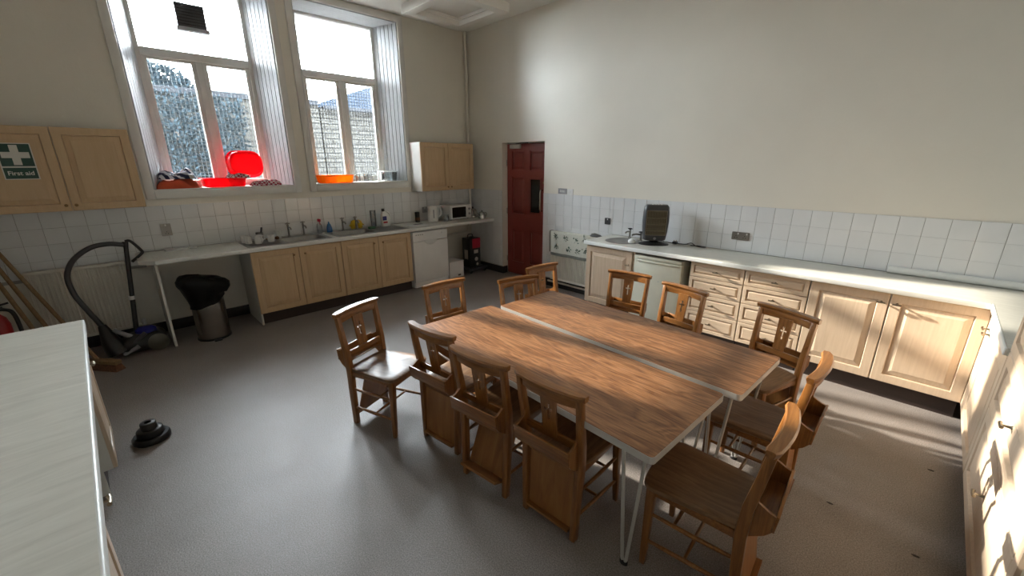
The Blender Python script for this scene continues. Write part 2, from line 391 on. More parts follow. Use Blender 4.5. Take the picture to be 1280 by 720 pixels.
# left wall
grout(wall_left, XW, YF, .75, XW + .002, .2, ZT - .001); tiles(wall_left, (XW + .001, YF, 0), PI / 2, 1.05, .78, ZT, 0., .0010)
grout(wall_left, XW, .15, .90, XW + .002, YB, ZT - .001); tiles(wall_left, (XW + .001, .15, 0), PI / 2, YB - .15, .915, ZT, 0., .0010)

# ceiling hatch
h = MB()
hx0, hx1, hy0, hy1 = -5.42, -4.40, 3.30, 4.27
h.prism([(hx0, hy0), (hx1, hy0), (hx1, hy1), (hx0, hy1)], ZC - .11, ZC, holes=[[(hx0 + .13, hy0 + .13), (hx1 - .13, hy0 + .13), (hx1 - .13, hy1 - .13), (hx0 + .13, hy1 - .13)]])
hf = h.build('hatch_frame', 'ceil', ce, bevel=.004)
MB().box(hx0 + .125, hy0 + .125, ZC - .012, hx1 - .125, hy1 - .125, ZC - .002).build('hatch_panel', 'ceil', ce, bevel=.006)
b_ = MB(); b_.box(hx0 + .13, hy0 + .13, ZC - .05, hx1 - .13, hy0 + .15, ZC - .014); b_.box(hx0 + .13, hy1 - .15, ZC - .05, hx1 - .13, hy1 - .13, ZC - .014)
b_.box(hx0 + .13, hy0 + .15, ZC - .05, hx0 + .15, hy1 - .15, ZC - .014); b_.box(hx1 - .15, hy0 + .15, ZC - .05, hx1 - .13, hy1 - .15, ZC - .014)
b_.build('hatch_bead', 'ceil', ce)

# ------------------------------------------------------------------ windows
def window(idx, oy0, oy1, fy0, fy1):
    W = sempty('window_%d' % idx)
    cw, ct = .078, .022
    for nm, bx in (('casing', (oy0 - cw, ZS - .085, oy0, ZH + cw)), ('casing', (oy1, ZS - .085, oy1 + cw, ZH + cw)), ('casing', (oy0, ZH, oy1, ZH + cw)), ('casing', (oy0, ZS - .085, oy1, ZS - .004))):
        o = MB().box(XW - .003, bx[0], bx[1], XW + ct, bx[2], bx[3]).build(nm, 'trim', W, bevel=.006)
    # sill board
    MB().prism([(XW + .004, oy0 + .002), (XW + .004, oy1 - .002), (-6.235, fy1), (-6.235, fy0)], ZS, ZS + .012).build('sill_board', 'trim', W)
    # splayed beadboard linings, board by board
    for a, c in (((XW, oy0), (-6.235, fy0)), ((XW, oy1), (-6.235, fy1))):
        A = Vector((a[0], a[1], 0)); B = Vector((c[0], c[1], 0)); d = B - A; L = d.length; d.normalize()
        n = Vector((-d.y, d.x, 0));
        if (n.y > 0) != (a[1] == oy0): n = -n
        k = 6; wd = L / k
        me = None
        for i in range(k):
            p = A + d * (i * wd)
            q = [p + d * .004, p + d * .007 + n * .012, p + d * (wd - .003) + n * .012, p + d * wd, p + d * wd - n * .02, p - n * .02]
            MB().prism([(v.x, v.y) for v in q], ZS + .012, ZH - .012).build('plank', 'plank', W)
    k = 6
    for i in range(k):
        x0 = XW - (XW + 6.235) * i / k; x1 = XW - (XW + 6.235) * (i + 1) / k; t0 = i / k; t1 = (i + 1) / k
        ya, yb = oy0 + (fy0 - oy0) * t0, oy1 + (fy1 - oy1) * t0; yc, yd = oy0 + (fy0 - oy0) * t1, oy1 + (fy1 - oy1) * t1
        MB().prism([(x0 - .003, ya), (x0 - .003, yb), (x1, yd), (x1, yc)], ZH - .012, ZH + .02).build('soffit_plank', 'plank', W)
    # frame
    z0, z1 = ZS + .0, ZH
    f = MB()
    f.box(XG - .03, fy0 - .02, z0, XG + .045, fy0 + .052, z1); f.box(XG - .03, fy1 - .052, z0, XG + .045, fy1 + .02, z1)
    f.box(XG - .03, fy0 + .052, z1 - .045, XG + .045, fy1 - .052, z1); f.box(XG - .03, fy0 + .052, z0, XG + .045, fy1 - .052, z0 + .045)
    f.build('window_frame', 'trim', W, bevel=.006)
    MB().box(XG - .03, fy0 + .05, 2.915, XG + .055, fy1 - .05, 3.0).build('transom', 'trim', W, bevel=.008)
    ym = (fy0 + fy1) / 2
    MB().box(XG - .03, ym - .03, z0 + .04, XG + .045, ym + .03, 2.92).build('mullion', 'trim', W, bevel=.006)
    for a, c in ((fy0 + .05, ym - .028), (ym + .028, fy1 - .05)):
        s_ = MB(); za, zb = z0 + .043, 2.917; t = .045
        s_.box(XG - .02, a, za, XG + .03, a + t, zb); s_.box(XG - .02, c - t, za, XG + .03, c, zb)
        s_.box(XG - .02, a + t, za, XG + .03, c - t, za + t); s_.box(XG - .02, a + t, zb - t * .6, XG + .03, c - t, zb)
        sash = s_.build('casement', 'trim', W, bevel=.004)
        MB().box(XG - .006, a + t - .004, za + t - .004, XG, c - t + .004, zb - t * .6 + .004).build('pane', 'glass', sash)
    MB().box(XG - .006, fy0 + .048, 2.996, XG, fy1 - .048, z1 - .041).build('pane', 'glass', W)
    # galvanised guard mesh outside the lower lights
    g = MB(); p = .040; r = .0030; n = int((fy1 - fy0) / p)
    xm = -6.375
    for i in range(n + 1):
        y = fy0 + .01 + i * p
        if y < fy1 - .01: g.box(xm - r, y - r, z0 + .01, xm + r, y + r, 2.98)
    for i in range(int((2.98 - z0) / p)):
        z = z0 + .012 + i * p; g.box(xm - r + .003, fy0 + .002, z - r, xm + r + .003, fy1 - .002, z + r)
    o = g.build('wire_mesh', 'wire', W); o['kind'] = 'stuff'
    return W
for i, q in enumerate(WIN): window(i + 1, *q)
# flat window fan set in the top light
t = thing('window_fan', 'dark square extractor fan set in the top pane above the red tubs', 'fan', (XG + .004, 1.125, 3.225))
MB().box(0, -.135, .03, .05, .135, .265).build('housing', 'darkgrey', t, bevel=.006)
MB().box(0, -.15, -.012, .075, .15, .028).build('ledge', 'grey', t, bevel=.005)
for i in range(7): MB().box(.0505, -.12, .052 + i * .029, .056, .12, .062 + i * .029).build('louvre', 'black', t)

# ------------------------------------------------------------------ outside
struct(MB().box(-60, -40, -.35, -6.41, 45, -.25).build('ground', 'asphalt'))
t = thing('brick_building', 'pale brick outbuilding with slate roof across the yard', 'building', (-11, 6, -.25))
YW = thing('yard_wall', 'tall yard wall with white coping facing the first window', 'wall', (-11, 1, -.25))
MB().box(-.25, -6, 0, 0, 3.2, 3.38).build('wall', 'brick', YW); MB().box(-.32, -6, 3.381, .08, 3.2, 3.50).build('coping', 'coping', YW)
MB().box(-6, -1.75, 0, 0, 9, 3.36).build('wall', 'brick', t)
rf = MB()
E0, E1, E2, E3 = (.25, -1.74, 3.365), (.25, 9.2, 3.365), (-6.3, 9.2, 3.365), (-6.3, -1.74, 3.365); R0, R1 = (-3.0, 1.9, 4.75), (-3.0, 6, 4.75)
rf.add([E0, E1, E2, E3, R0, R1], [(0, 1, 5, 4), (1, 2, 5), (2, 3, 4, 5), (3, 0, 4), (3, 2, 1, 0)])
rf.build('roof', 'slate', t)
MB().tube([(.3, -1.75, 3.33), (.3, 9.2, 3.33)], .05, 8).build('gutter', 'coping', t)
MB().tube([(.08, -.35, 0), (.08, -.35, 3.3)], .04, 8).build('downpipe', 'coping', t)
def leaves(c, R, n, size, seed, flat=0):
    g = MB(); rn = random.Random(seed)
    for i in range(n):
        while True:
            p = Vector((rn.uniform(-1, 1), rn.uniform(-1, 1), rn.uniform(-1, 1)))
            if flat or p.length < 1: break
        p = Vector((p.x * R[0], p.y * R[1], p.z * R[2])) * (1 + .15 * noise.noise(p * 2.3)) + Vector(c)
        a = Vector((rn.gauss(0, 1), rn.gauss(0, 1), rn.gauss(0, 1))).normalized(); b_ = a.orthogonal().normalized(); s_ = size * rn.uniform(.6, 1.3)
        g.add([p - a * s_, p + b_ * s_ * .5, p + a * s_, p - b_ * s_ * .5], [(0, 1, 2, 3)])
    return g
t = thing('garden_tree', 'leafy green tree standing behind the yard wall', 'tree', (-12.9, .6, -.25))
MB().tube([(0, 0, -.1), (.05, .1, 1.2), (0, .1, 2.6)], [.16, .13, .08], 8).build('trunk', 'bark', t, smooth=60)
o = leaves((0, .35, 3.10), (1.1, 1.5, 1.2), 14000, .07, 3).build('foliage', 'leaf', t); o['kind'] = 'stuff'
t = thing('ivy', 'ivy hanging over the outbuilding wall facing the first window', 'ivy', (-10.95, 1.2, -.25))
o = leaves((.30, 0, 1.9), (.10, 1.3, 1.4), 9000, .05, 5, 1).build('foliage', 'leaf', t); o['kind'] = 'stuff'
MB().tube([(.25, .1, 0), (.25, .2, 1.5), (.25, .1, 2.9)], .025, 6).build('stem', 'bark', t)

# ------------------------------------------------------------------ door
D = sempty('door_1', (DX0, YB + .11, 0))
DW, DH = DX1 - DX0, 2.085
holes = []
X = lambda x: x - DX0
pn = [(-4.87, 1.70, -4.606, 1.98), (-4.482, 1.70, -4.20, 1.98), (-4.872, 1.02, -4.60, 1.59), (-4.875, .22, -4.603, .757), (-4.474, .22, -4.20, .762)]
gl = (-4.468, 1.058, -4.259, 1.564)
hl = [[(X(a), z0), (X(c), z0), (X(c), z1), (X(a), z1)] for a, z0, c, z1 in pn + [gl]]
leaf = MB().prism([(.008, .01), (DW - .008, .01), (DW - .008, DH), (.008, DH)], 0, .044, 'y', hl).build('door_leaf', 'red_door', D, bevel=.002, seg=1)
for a, z0, c, z1 in pn:
    x0, x1 = X(a), X(c)
    b_ = MB(); b_.box(x0 - .001, .020, z0 - .001, x1 + .001, .034, z1 + .001); e = .045
    b_.loft([[(x0 + .016, .0201, z0 + .016), (x1 - .016, .0201, z0 + .016), (x1 - .016, .0201, z1 - .016), (x0 + .016, .0201, z1 - .016)],
             [(x0 + e, .004, z0 + e), (x1 - e, .004, z0 + e), (x1 - e, .004, z1 - e), (x0 + e, .004, z1 - e)]])
    b_.build('panel', 'red_door', leaf)
x0, x1, z0, z1 = X(gl[0]), X(gl[2]), gl[1], gl[3]
MB().prism([(x0 - .02, z0 - .02), (x1 + .02, z0 - .02), (x1 + .02, z1 + .02), (x0 - .02, z1 + .02)], -.008, .002, 'y', [[(x0 + .004, z0 + .004), (x1 - .004, z0 + .004), (x1 - .004, z1 - .004), (x0 + .004, z1 - .004)]]).build('glazing_bead', 'red_door', leaf)
MB().box(x0 - .001, .012, z0 - .001, x1 + .001, .018, z1 + .001).build('vision_pane', 'dark_glass', leaf)
MB().tube(bez([(X(-4.215), 0, 1.10), (X(-4.215), -.05, 1.115), (X(-4.215), -.055, 1.25), (X(-4.215), -.05, 1.395), (X(-4.215), 0, 1.41)], 5), .012, 8).build('pull_handle', 'chrome', leaf, smooth=60)
MB().lathe([(.014, -.006), (.014, .006)], 12, (0, 0, 0)).build('lock_cylinder', 'brass', leaf, (X(-4.195), -.004, 1.52)).rotation_euler = (PI / 2, 0, 0)
MB().box(X(-4.87), -.055, 2.015, X(-4.66), -.001, 2.075).build('closer_body', 'alu', leaf, bevel=.008)
MB().tube([(X(-4.76), -.03, 2.082), (X(-4.60), -.10, 2.088), (X(-4.50), -.02, 2.092)], .007, 6).build('closer_arm', 'darkgrey', leaf)
fr = MB(); fr.box(.0, .045, 0, .03, .09, DZ); fr.box(DW - .03, .045, 0, DW, .09, DZ); fr.box(.03, .045, DH + .005, DW - .03, .09, DZ)
fr.build('door_frame', 'trim', D)
for zz in (.25, 1.05, 1.80): MB().tube([(.004, -.006, zz - .045), (.004, -.006, zz + .045)], .006, 6).build('hinge', 'steel', D)

# ------------------------------------------------------------------ cabinets
def front(name, w_, h_, mat, parent, loc, t=.019):
    """framed cabinet front: local x across, z up, face at y=0 towards -y, with a fielded panel as its own piece"""
    e = .004; m = .062 if h_ > .3 else .030; r = m + .005
    def ring(i, y): return [(i, y, i), (w_ - i, y, i), (w_ - i, y, h_ - i), (i, y, h_ - i)]
    b_ = MB().loft([ring(0, t), ring(0, e), ring(e, 0), ring(m, 0), ring(r, .014)])
    d = b_.build(name, mat, parent, loc)
    k = r + (.040 if h_ > .3 else .016)
    MB().loft([ring(r + .005, .0142), ring(r + .006, .011), ring(k, .0030), ring(k + .002, .0012), ring(k + .005, .001)]).build('panel', mat, d)
    return d
KNOB = MB().lathe([(.006, 0), (.006, .012), (.013, .016), (.015, .022), (.011, .028), (.0, .029)], 12).mesh('knob', 'pewter', smooth=50)
kb = MB(); kb.lathe([(.0085, 0), (.006, .004), (.0050, .026), (.007, .030)], 10); kb.tube([(-.024, 0, .031), (-.010, 0, .034), (.010, 0, .034), (.024, 0, .031)], [.0075, .0055, .0055, .0075], 8)
BOW = kb.mesh('knob', 'pewter', smooth=50)
kb = MB().lathe([(.006, 0), (.006, .010), (.012, .014), (.013, .019), (.009, .024), (.0, .025)], 12)
KNOBB = kb.mesh('knob', 'brass', smooth=50)
def knob(parent, x, z, me=None, label=None):
    o = inst('knob', me or KNOB, parent, (x, 0, z), rot=(PI / 2, 0, 0)); return o
def cabinet(label, loc, rz, w_, fronts, depth=.55, z0=.15, z1=.868, mat='beech', knobm=None, plinth=True, name='base_cabinet', group=None, gable=None):
    t = thing(name, label, 'cabinet', loc, rz, group)
    b_ = MB(); b_.box(.001, .020, z0, .019, depth, z1); b_.box(w_ - .019, .020, z0, w_ - .001, depth, z1); b_.box(.019, .020, z0, w_ - .019, depth, z0 + .018); b_.box(.019, depth - .006, z0 + .018, w_ - .019, depth, z1)
    b_.box(.019, .020, z1 - .045, w_ - .019, .038, z1); b_.box(w_ / 2 - .02, .0205, z0 + .018, w_ / 2 + .02, .036, z1 - .045)
    b_.build('body', 'white_board', t)
    if plinth: MB().box(.002, .065, 0, w_ - .002, .083, z0 - .002).build('plinth', 'dark_plinth', t)
    if plinth and gable is not None:
        for gx in ((.0015,) if gable < 0 else (w_ - .0195,)): MB().box(gx, .063 if gable > 0 or gable == -2 else .02, 0, gx + .018, depth, z0 - .001).build('gable_foot', 'white_board', t)
    for kind, xa, xb, za, zb, kx, kz in fronts:
        d = front(kind, xb - xa - .004, zb - za - .004, mat if (zb - za) > .3 else ('beech_h' if mat == 'beech' else mat), t, (xa + .002, 0, za + .002))
        if kx is not None: knob(d, kx - xa, kz - za, knobm)
    return t
ZB, ZTOP = .15, .862
# left wall run
for y0, lab in ((1.047, 'pair of honey beech doors under the first sink, beside the bin space'), (2.057, 'pair of honey beech doors under the second sink, beside the dishwasher')):
    cabinet(lab, (-5.21, y0, 0), PI / 2, 1.008, [('door', 0, .504, .138, ZTOP, .44, .775), ('door', .504, 1.008, .138, ZTOP, .565, .775)], depth=.575, z0=.14, mat='beech_left', knobm=KNOBB, name='sink_cabinet', group='cabinets under the sinks', gable=-1 if y0 < 1.5 else None)
# back wall run
YC = 4.09
cabinet('single limed beech cupboard under the small round sink', (-2.885, YC, 0), 0, .615, [('door', 0, .615, ZB, .852, .575, .70)], depth=.56, knobm=BOW, gable=-1)
MB()  # filler post
o = tag(MB().box(0, .02, 0, .03, .56, .866).build('filler_panel', 'beech', loc=(-2.268, YC, 0)), 'narrow beech filler panel between round-sink cupboard and fridge', 'panel')
for x0, lab in ((-1.616, 'four-drawer limed beech unit beside the small fridge'), (-1.114, 'four-drawer limed beech unit beside the double cupboard')):
    zs = [.150, .354, .540, .712, .862]; fr_ = [('drawer', 0, .498, zs[i], zs[i + 1], .249, (zs[i] + zs[i + 1]) / 2) for i in range(4)]
    cabinet(lab, (x0, YC, 0), 0, .498, fr_, depth=.56, knobm=BOW, name='drawer_unit', group='drawer units')
cabinet('double limed beech cupboard in the corner by the tall cupboard', (-.611, YC, 0), 0, 1.004, [('door', 0, .5, ZB, .862, .455, .785), ('door', .504, 1.0125, ZB, .862, .545, .785)], depth=.56, knobm=BOW)
# right wall run (fronts face -x)
XF = .40
cabinet('limed beech corner cupboard beside the tall cupboard', (XF, 4.088, 0), -PI / 2, .983, [('door', 0, .168, ZB, .862, .133, .76), ('door', .171, .983, ZB, .862, .213, .745)], depth=.60, knobm=BOW, name='corner_cabinet')
t = cabinet('tall limed beech cupboard with stacked fronts next to corner cupboard', (XF, 3.095, 0), -PI / 2, 1.24, [('drawer', 0, 1.24, ZB, .585, .617, .41), ('drawer', 0, 1.24, .585, .90, .617, .76), ('door', 0, .62, .90, 2.09, .56, 1.15), ('door', .62, 1.24, .90, 2.09, .68, 1.15)], depth=.60, z1=2.10, knobm=BOW, name='tall_cupboard')
cabinet('limed beech base cupboard on the far side of tall cupboard', (XF, 1.85, 0), -PI / 2, 1.0, [('door', 0, .5, ZB, .862, .455, .78), ('door', .5, 1.0, ZB, .862, .545, .78)], depth=.60, knobm=BOW)
# run beside the camera (fronts face +y)
AN = PI + math.atan2(.056, 2.306)
nd = Vector((math.cos(AN), math.sin(AN), 0)); ny = Vector((-math.sin(AN), math.cos(AN), 0))   # local x, local y in world
NO = Vector((-1.165, -.179, 0))                                                               # a point on the worktop front edge
def npos(s, dep=.022):  # s metres from NO along local x (to the far end)
    p = NO + nd * s + ny * dep; return (p.x, p.y, 0)
cabinet('limed beech cupboard at the far end of the side worktop', npos(1.815), AN, .49, [('door', 0, .49, ZB, .862, .055, .77)], depth=.56, knobm=BOW, gable=-2)
cabinet('double limed beech cupboard under side worktop across the open gap', npos(-.43), AN, 1.0, [('door', 0, .5, ZB, .862, .45, .77), ('door', .5, 1.0, ZB, .862, .94, .77)], depth=.56, knobm=BOW, gable=1)

# worktops
def worktop(label, outer, holes=(), rz=0, loc=(0, 0, 0), name='worktop', mat='worktop'):
    o = MB().prism(outer, .870, .910, 'z', holes).build(name, mat, loc=loc, rz=rz); tag(o, label, 'worktop'); return o
XF_L = -5.19
bowlA = rrect(-5.66, 1.47, -5.31, 1.94, .05); bowlB = rrect(-5.66, 2.10, -5.31, 2.60, .05)
wt = worktop('long pale worktop with two steel sinks under the windows', [(XW + .009, .13), (-5.30, .13), (XF_L, .24), (XF_L, YB - .009), (XW + .009, YB - .009)], [bowlA, bowlB])
MB().prism([(XF_L - .003, .24), (XF_L + .009, .243), (XF_L + .009, YB - .01), (XF_L - .003, YB - .01)], .868, .9104).build('front_edge', 'worktop_edge', wt, bevel=.005, seg=3)
MB().prism([(-5.301, .1295), (-5.299, .127), (XF_L + .002, .238), (XF_L - .001, .241)], .870, .9095).build('corner_edge', 'worktop_edge', wt)
o = tag(MB().box(XW + .02, .235, 0, -5.215, .255, .869).build('end_panel', 'white_board'), 'white upright end panel holding up the worktop beside the vacuum cleaner', 'panel')
hx, hy, hr = -2.55, 4.36, .185
circ = [(hx + hr * math.cos(2 * PI * i / 32), hy + hr * math.sin(2 * PI * i / 32)) for i in range(32)]
wt = worktop('long pale worktop along the back wall turning the corner', [(-2.905, 4.058), (.392, 4.058), (.392, 3.10), (XR - .002, 3.10), (XR - .002, YB - .009), (-2.905, YB - .009)], [circ])
MB().box(-2.9045, 4.0475, .868, .380, 4.060, .9104).build('front_edge', 'worktop_edge', wt, bevel=.006, seg=3); MB().box(.3805, 3.10, .868, .3935, 4.060, .9104).build('front_edge', 'worktop_edge', wt, bevel=.006, seg=3)
wt = worktop('pale streaked side worktop in front of the broom corner', [(-1.5, 0), (2.307, 0), (2.307, .62), (-1.5, .62)], (), AN, (NO.x, NO.y, 0), mat='worktop_cross')
MB().box(-1.5, -.011, .868, 2.309, .004, .9104).build('front_edge', 'worktop_edge', wt, bevel=.007, seg=3); MB().box(2.3065, 0, .870, 2.310, .62, .9095).build('end_edge', 'worktop_edge', wt)

# sinks
def bowl_part(parent, bx, depth, nm='bowl'):
    x0, y0, x1, y1 = bx; rings = []
    for i, z, r in ((0, .9125, .05), (.004, .900, .05), (.018, .910 - depth, .05), (.05, .905 - depth, .03)):
        rings.append([(x, y, z) for x, y in rrect(x0 + i, y0 + i, x1 - i, y1 - i, r)])
    fsn = MB().loft(rings, cap=False); n = len(rings[0]); fsn.f.append(tuple(range(3 * n, 4 * n)))
    o = fsn.build(nm, 'steel', parent, smooth=50)
    MB().lathe([(.03, .907 - depth), (.03, .909 - depth), (.012, .908 - depth)], 14, ((x0 + x1) / 2, (y0 + y1) / 2, 0)).build('waste', 'darkgrey', o)
def sink(label, yA, yB, bowl, drain):
    t = thing('kitchen_sink', label, 'sink', (0, 0, 0))
    hole = rrect(*bowl, .05)
    MB().prism(rrect(-5.74, yA, -5.245, yB, .03), .9102, .9128, 'z', [hole]).build('rim', 'steel', t)
    bowl_part(t, bowl, .16)
    b_ = MB()
    k = 9
    for i in range(k):
        x = -5.66 + .35 * i / (k - 1); b_.box(x - .007, drain[0], .9125, x + .007, drain[1], .9165)
    b_.build('drainer_ribs', 'steel', t, bevel=.002, seg=1)
    return t
sink('steel sink with drainer holding the mugs', 1.05, 1.985, (-5.66, 1.47, -5.31, 1.94), (1.09, 1.42))
sink('steel sink with yellow gloves hung over its tap', 2.055, 3.09, (-5.66, 2.10, -5.31, 2.60), (2.66, 3.05))
t = thing('round_sink', 'small round steel sink let into the back worktop', 'sink', (hx, hy, 0))
MB().lathe([(.215, .9105), (.21, .914), (.182, .9135), (.176, .90), (.160, .79), (.12, .775), (.025, .772)], 36).build('bowl', 'steel', t, smooth=50)
MB().lathe([(.024, .774), (.02, .776), (.008, .775)], 14).build('waste', 'darkgrey', t)
def tap(label, x, y, rz, head='steel', h=.17, group=None):
    t = thing('pillar_tap', label, 'tap', (x, y, .913), rz, group)
    MB().lathe([(.022, 0), (.022, .006), (.011, .012), (.011, h * .75), (.014, h * .78), (.012, h * .86)], 12).build('column', 'steel', t, smooth=50)
    MB().tube(bez([(0, 0, h * .62), (.05, 0, h * .70), (.095, 0, h * .66), (.105, 0, h * .55)], 5), [.010] * 15 + [.009], 8).build('spout', 'steel', t, smooth=50)
    c = MB(); c.lathe([(.008, h * .86), (.008, h * .95), (.012, h * .96), (.012, h)], 10)
    c.tube([(-.028, 0, h * .93), (.028, 0, h * .93)], .006, 8); c.tube([(0, -.028, h * .93), (0, .028, h * .93)], .006, 8)
    c.build('cross_head', head, t, smooth=50); return t
for y, lab in ((1.615, 'slim pillar tap over first sink next to white beaker'), (1.797, 'slim pillar tap over first sink next to spray bottle'), (2.31, 'slim pillar tap over second sink next to blue bottle'), (2.493, 'slim pillar tap over second sink draped with yellow gloves')):
    tap(lab, -5.705, y, 0, 'steel', .18, 'sink pillar taps')
tap('short chrome tap with dark cross head behind the round sink', -2.60, 4.585, -PI / 2 , 'black', .12)
tap('short chrome tap with dark cross head beside the heater', -2.405, 4.50, -PI * .75, 'black', .11)
t = thing('soap_dish', 'small white cloth and soap lump on the rim of round sink', 'soap', (-2.40, 4.29, .9145))
b_ = MB(); b_.lathe([(.03, 0), (.042, .012), (.036, .036), (.015, .05), (0, .051)], 14, sx=1.1); b_.build('lump', 'white', t, smooth=60)
MB().lathe([(.045, -.0005), (.05, .003), (.02, .004)], 14).build('dish', 'ceramic', t)

# ------------------------------------------------------------------ appliances
# dishwasher
t = thing('dishwasher', 'white freestanding dishwasher between sink cabinet and low white box', 'dishwasher', (-5.205, 3.087, 0), PI / 2)
MB().box(0, .03, .012, .615, .58, .85).build('body', 'enamel', t, bevel=.004)
MB().box(.004, 0, .09, .611, .029, .70).build('door', 'enamel', t, bevel=.006)
cp = MB().box(.004, -.006, .705, .611, .029, .845).build('control_panel', 'enamel', t, bevel=.008)
MB().prism(arc(.3, .76, .12, 200, 340, 10), -.012, -.006, 'y').build('handle_grip', 'white', cp)
MB().lathe([(.016, 0), (.014, .010), (0, .011)], 14).build('dial', 'white', cp, (.50, -.006, .80)).rotation_euler = (PI / 2, 0, 0)
for i in range(4): MB().box(.05 + i * .035, -.009, .80, .068 + i * .035, -.006, .812).build('button', 'grey', cp)
MB().box(.01, .012, .012, .605, .03, .085).build('kick_plate', 'enamel', t, bevel=.004)
# fridge
t = thing('fridge', 'small cream under-counter fridge between cupboard and drawers', 'fridge', (-2.233, 4.075, 0))
MB().box(.004, .055, .02, .53, .56, .835).build('body', 'cream_app', t, bevel=.006)
d = MB().box(0, 0, .04, .534, .05, .80).build('door', 'cream_app', t, bevel=.010)
MB().box(0, -.006, .802, .534, .05, .838).build('top_trim', 'cream_app', t, bevel=.010)
MB().box(.03, -.012, .772, .504, .002, .796).build('handle_lip', 'cream_app', d, bevel=.006)
for x in (.05, .45): MB().lathe([(.02, 0), (.018, .022)], 10, (x, .1, 0)).build('foot', 'black', t)
MB().lathe([(.004, 0), (.003, .002), (0, .002)], 8).build('badge', 'bluel', d, (.30, -.0005, .585)).rotation_euler = (PI / 2, 0, 0)
# microwave
t = thing('microwave', 'white microwave oven with black glass door beside the kettle', 'microwave', (-5.49, 3.985, .910), PI / 2)
MB().box(0, .012, .012, .43, .30, .235).build('case', 'white', t, bevel=.006)
d = MB().box(.002, 0, .014, .335, .0115, .233).build('door', 'white', t, bevel=.004)
MB().prism(rrect(.035, .035, .315, .205, .01), -.002, .001, 'y').build('door_glass', 'dark_glass', d)
cp = MB().box(.338, 0, .014, .428, .0115, .233).build('control_panel', 'white', t, bevel=.004)
for z in (.165, .085): MB().lathe([(.02, 0), (.017, .014), (0, .015)], 14).build('dial', 'grey', cp, (.383, -.0005, z)).rotation_euler = (PI / 2, 0, 0)
for x in (.04, .39):
    for y in (.05, .26): MB().lathe([(.012, 0), (.012, .012)], 8, (x, y, 0)).build('foot', 'black', t)
# kettle
t = thing('kettle', 'white plastic jug kettle standing beside the microwave', 'kettle', (-5.60, 3.72, .911), PI / 2 - .35)
def ell(a, b_, z, cx=0, n=20): return [(cx + a * math.cos(2 * PI * i / n), b_ * math.sin(2 * PI * i / n), z) for i in range(n)]
MB().loft([ell(.082, .075, .0), ell(.082, .075, .02)]).build('power_base', 'white', t, smooth=50)
MB().loft([ell(.080, .068, .021), ell(.083, .070, .04), ell(.078, .066, .12), ell(.070, .058, .19), ell(.074, .055, .225, -.012)]).build('body', 'white', t, smooth=50)
MB().loft([ell(.072, .053, .2255, -.012), ell(.06, .045, .243, -.008), ell(.02, .02, .248)]).build('lid', 'white', t, smooth=50)
MB().tube(bez([(.055, 0, .228), (.10, 0, .235), (.135, 0, .19), (.13, 0, .11), (.085, 0, .07)], 6), .0125, 8).build('handle', 'white', t, smooth=60)
MB().box(-.012, -.0705, .06, .010, -.060, .19).build('water_gauge', 'grey', t, bevel=.003)
# low white box, floor dolly with carton
t = thing('storage_box', 'low white box on the floor beside the dishwasher', 'box', (-5.60, 3.775, 0))
MB().box(0, 0, .004, .30, .29, .258).build('body', 'enamel', t, bevel=.006); MB().box(-.003, -.003, .259, .303, .293, .276).build('lid', 'enamel', t, bevel=.004)
MB().box(.3003, .17, .03, .302, .225, .055).build('sticker', 'darkgrey', t)
t = thing('dolly', 'grey wheeled floor dolly under the black and red carton', 'dolly', (-5.48, 4.39, 0))
MB().box(-.19, -.19, .055, .19, .21, .085).build('deck', 'darkgrey', t, bevel=.01)
for x in (-.14, .14):
    for y in (-.14, .16):
        c = MB(); c.m = Matrix.Translation((x, y, .026)) @ Matrix.Rotation(PI / 2, 4, 'X'); c.lathe([(.026, -.011), (.026, .011)], 14); wv = c.build('castor', 'black', t)
        MB().box(x - .02, y - .018, .026, x + .02, y - .013, .056).build('fork', 'grey', wv)
t = thing('cleaner_carton', 'black carton with red label and pale pictures standing on the dolly', 'box', (-5.49, 4.385, .086))
MB().box(-.10, -.115, 0, .11, .115, .50).build('carton', 'black', t, bevel=.006)
MB().box(.1105, -.06, .33, .112, .112, .492).build('red_label', 'redcard', t)
MB().box(.1105, -.03, .24, .112, .06, .30).build('print_patch', 'pale_print', t); MB().prism(arc(.02, .14, .035, 0, 330, 14), .1105, .112, 'x').build('print_patch', 'pale_print', t); MB().prism(arc(.04, .05, .024, 0, 330, 14), .1105, .112, 'x').build('print_patch', 'pale_print', t)
MB().box(-.04, -.1165, .14, .05, -.115, .30).build('print_patch', 'pale_print', t)
MB().tube(bez([(-.02, -.06, .50), (-.02, -.04, .55), (-.02, .04, .55), (-.02, .06, .50)], 5), .008, 6).build('carry_handle', 'black', t)
# halogen heater
t = thing('halogen_heater', 'dark grey upright halogen heater standing on the back worktop', 'heater', (-2.20, 4.42, .911), rad(33))
MB().lathe([(.165, 0), (.165, .008), (.12, .022), (.05, .032), (.035, .05)], 32, sy=.72).build('base', 'black', t, smooth=50)
def hring(z, wd, dp): return [(x, y, z) for x, y in rrect(-wd / 2, -dp / 2, wd / 2, dp / 2, min(dp, wd) * .35, 5)]
hs = MB().loft([hring(.045, .20, .09), hring(.06, .245, .115), hring(.14, .268, .135), hring(.26, .282, .145), hring(.36, .275, .14), hring(.42, .262, .125), hring(.445, .225, .10)]).build('housing', 'darkgrey', t, smooth=50)
MB().prism(rrect(-.108, .115, .108, .385, .02), -.076, -.069, 'y').build('reflector', 'heat_back', t)
for z in (.165, .235, .305): MB().tube([(-.095, -.083, z), (.095, -.083, z)], .007, 8).build('heating_tube', 'tube', t, smooth=60)
g = MB()
for i in range(13): g.tube([(-.10 + i * .2 / 12, -.090, .118), (-.10 + i * .2 / 12, -.090, .382)], .0012, 4)
for i in range(5): g.tube([(-.106, -.092, .125 + i * .0625), (.106, -.092, .125 + i * .0625)], .0016, 4)
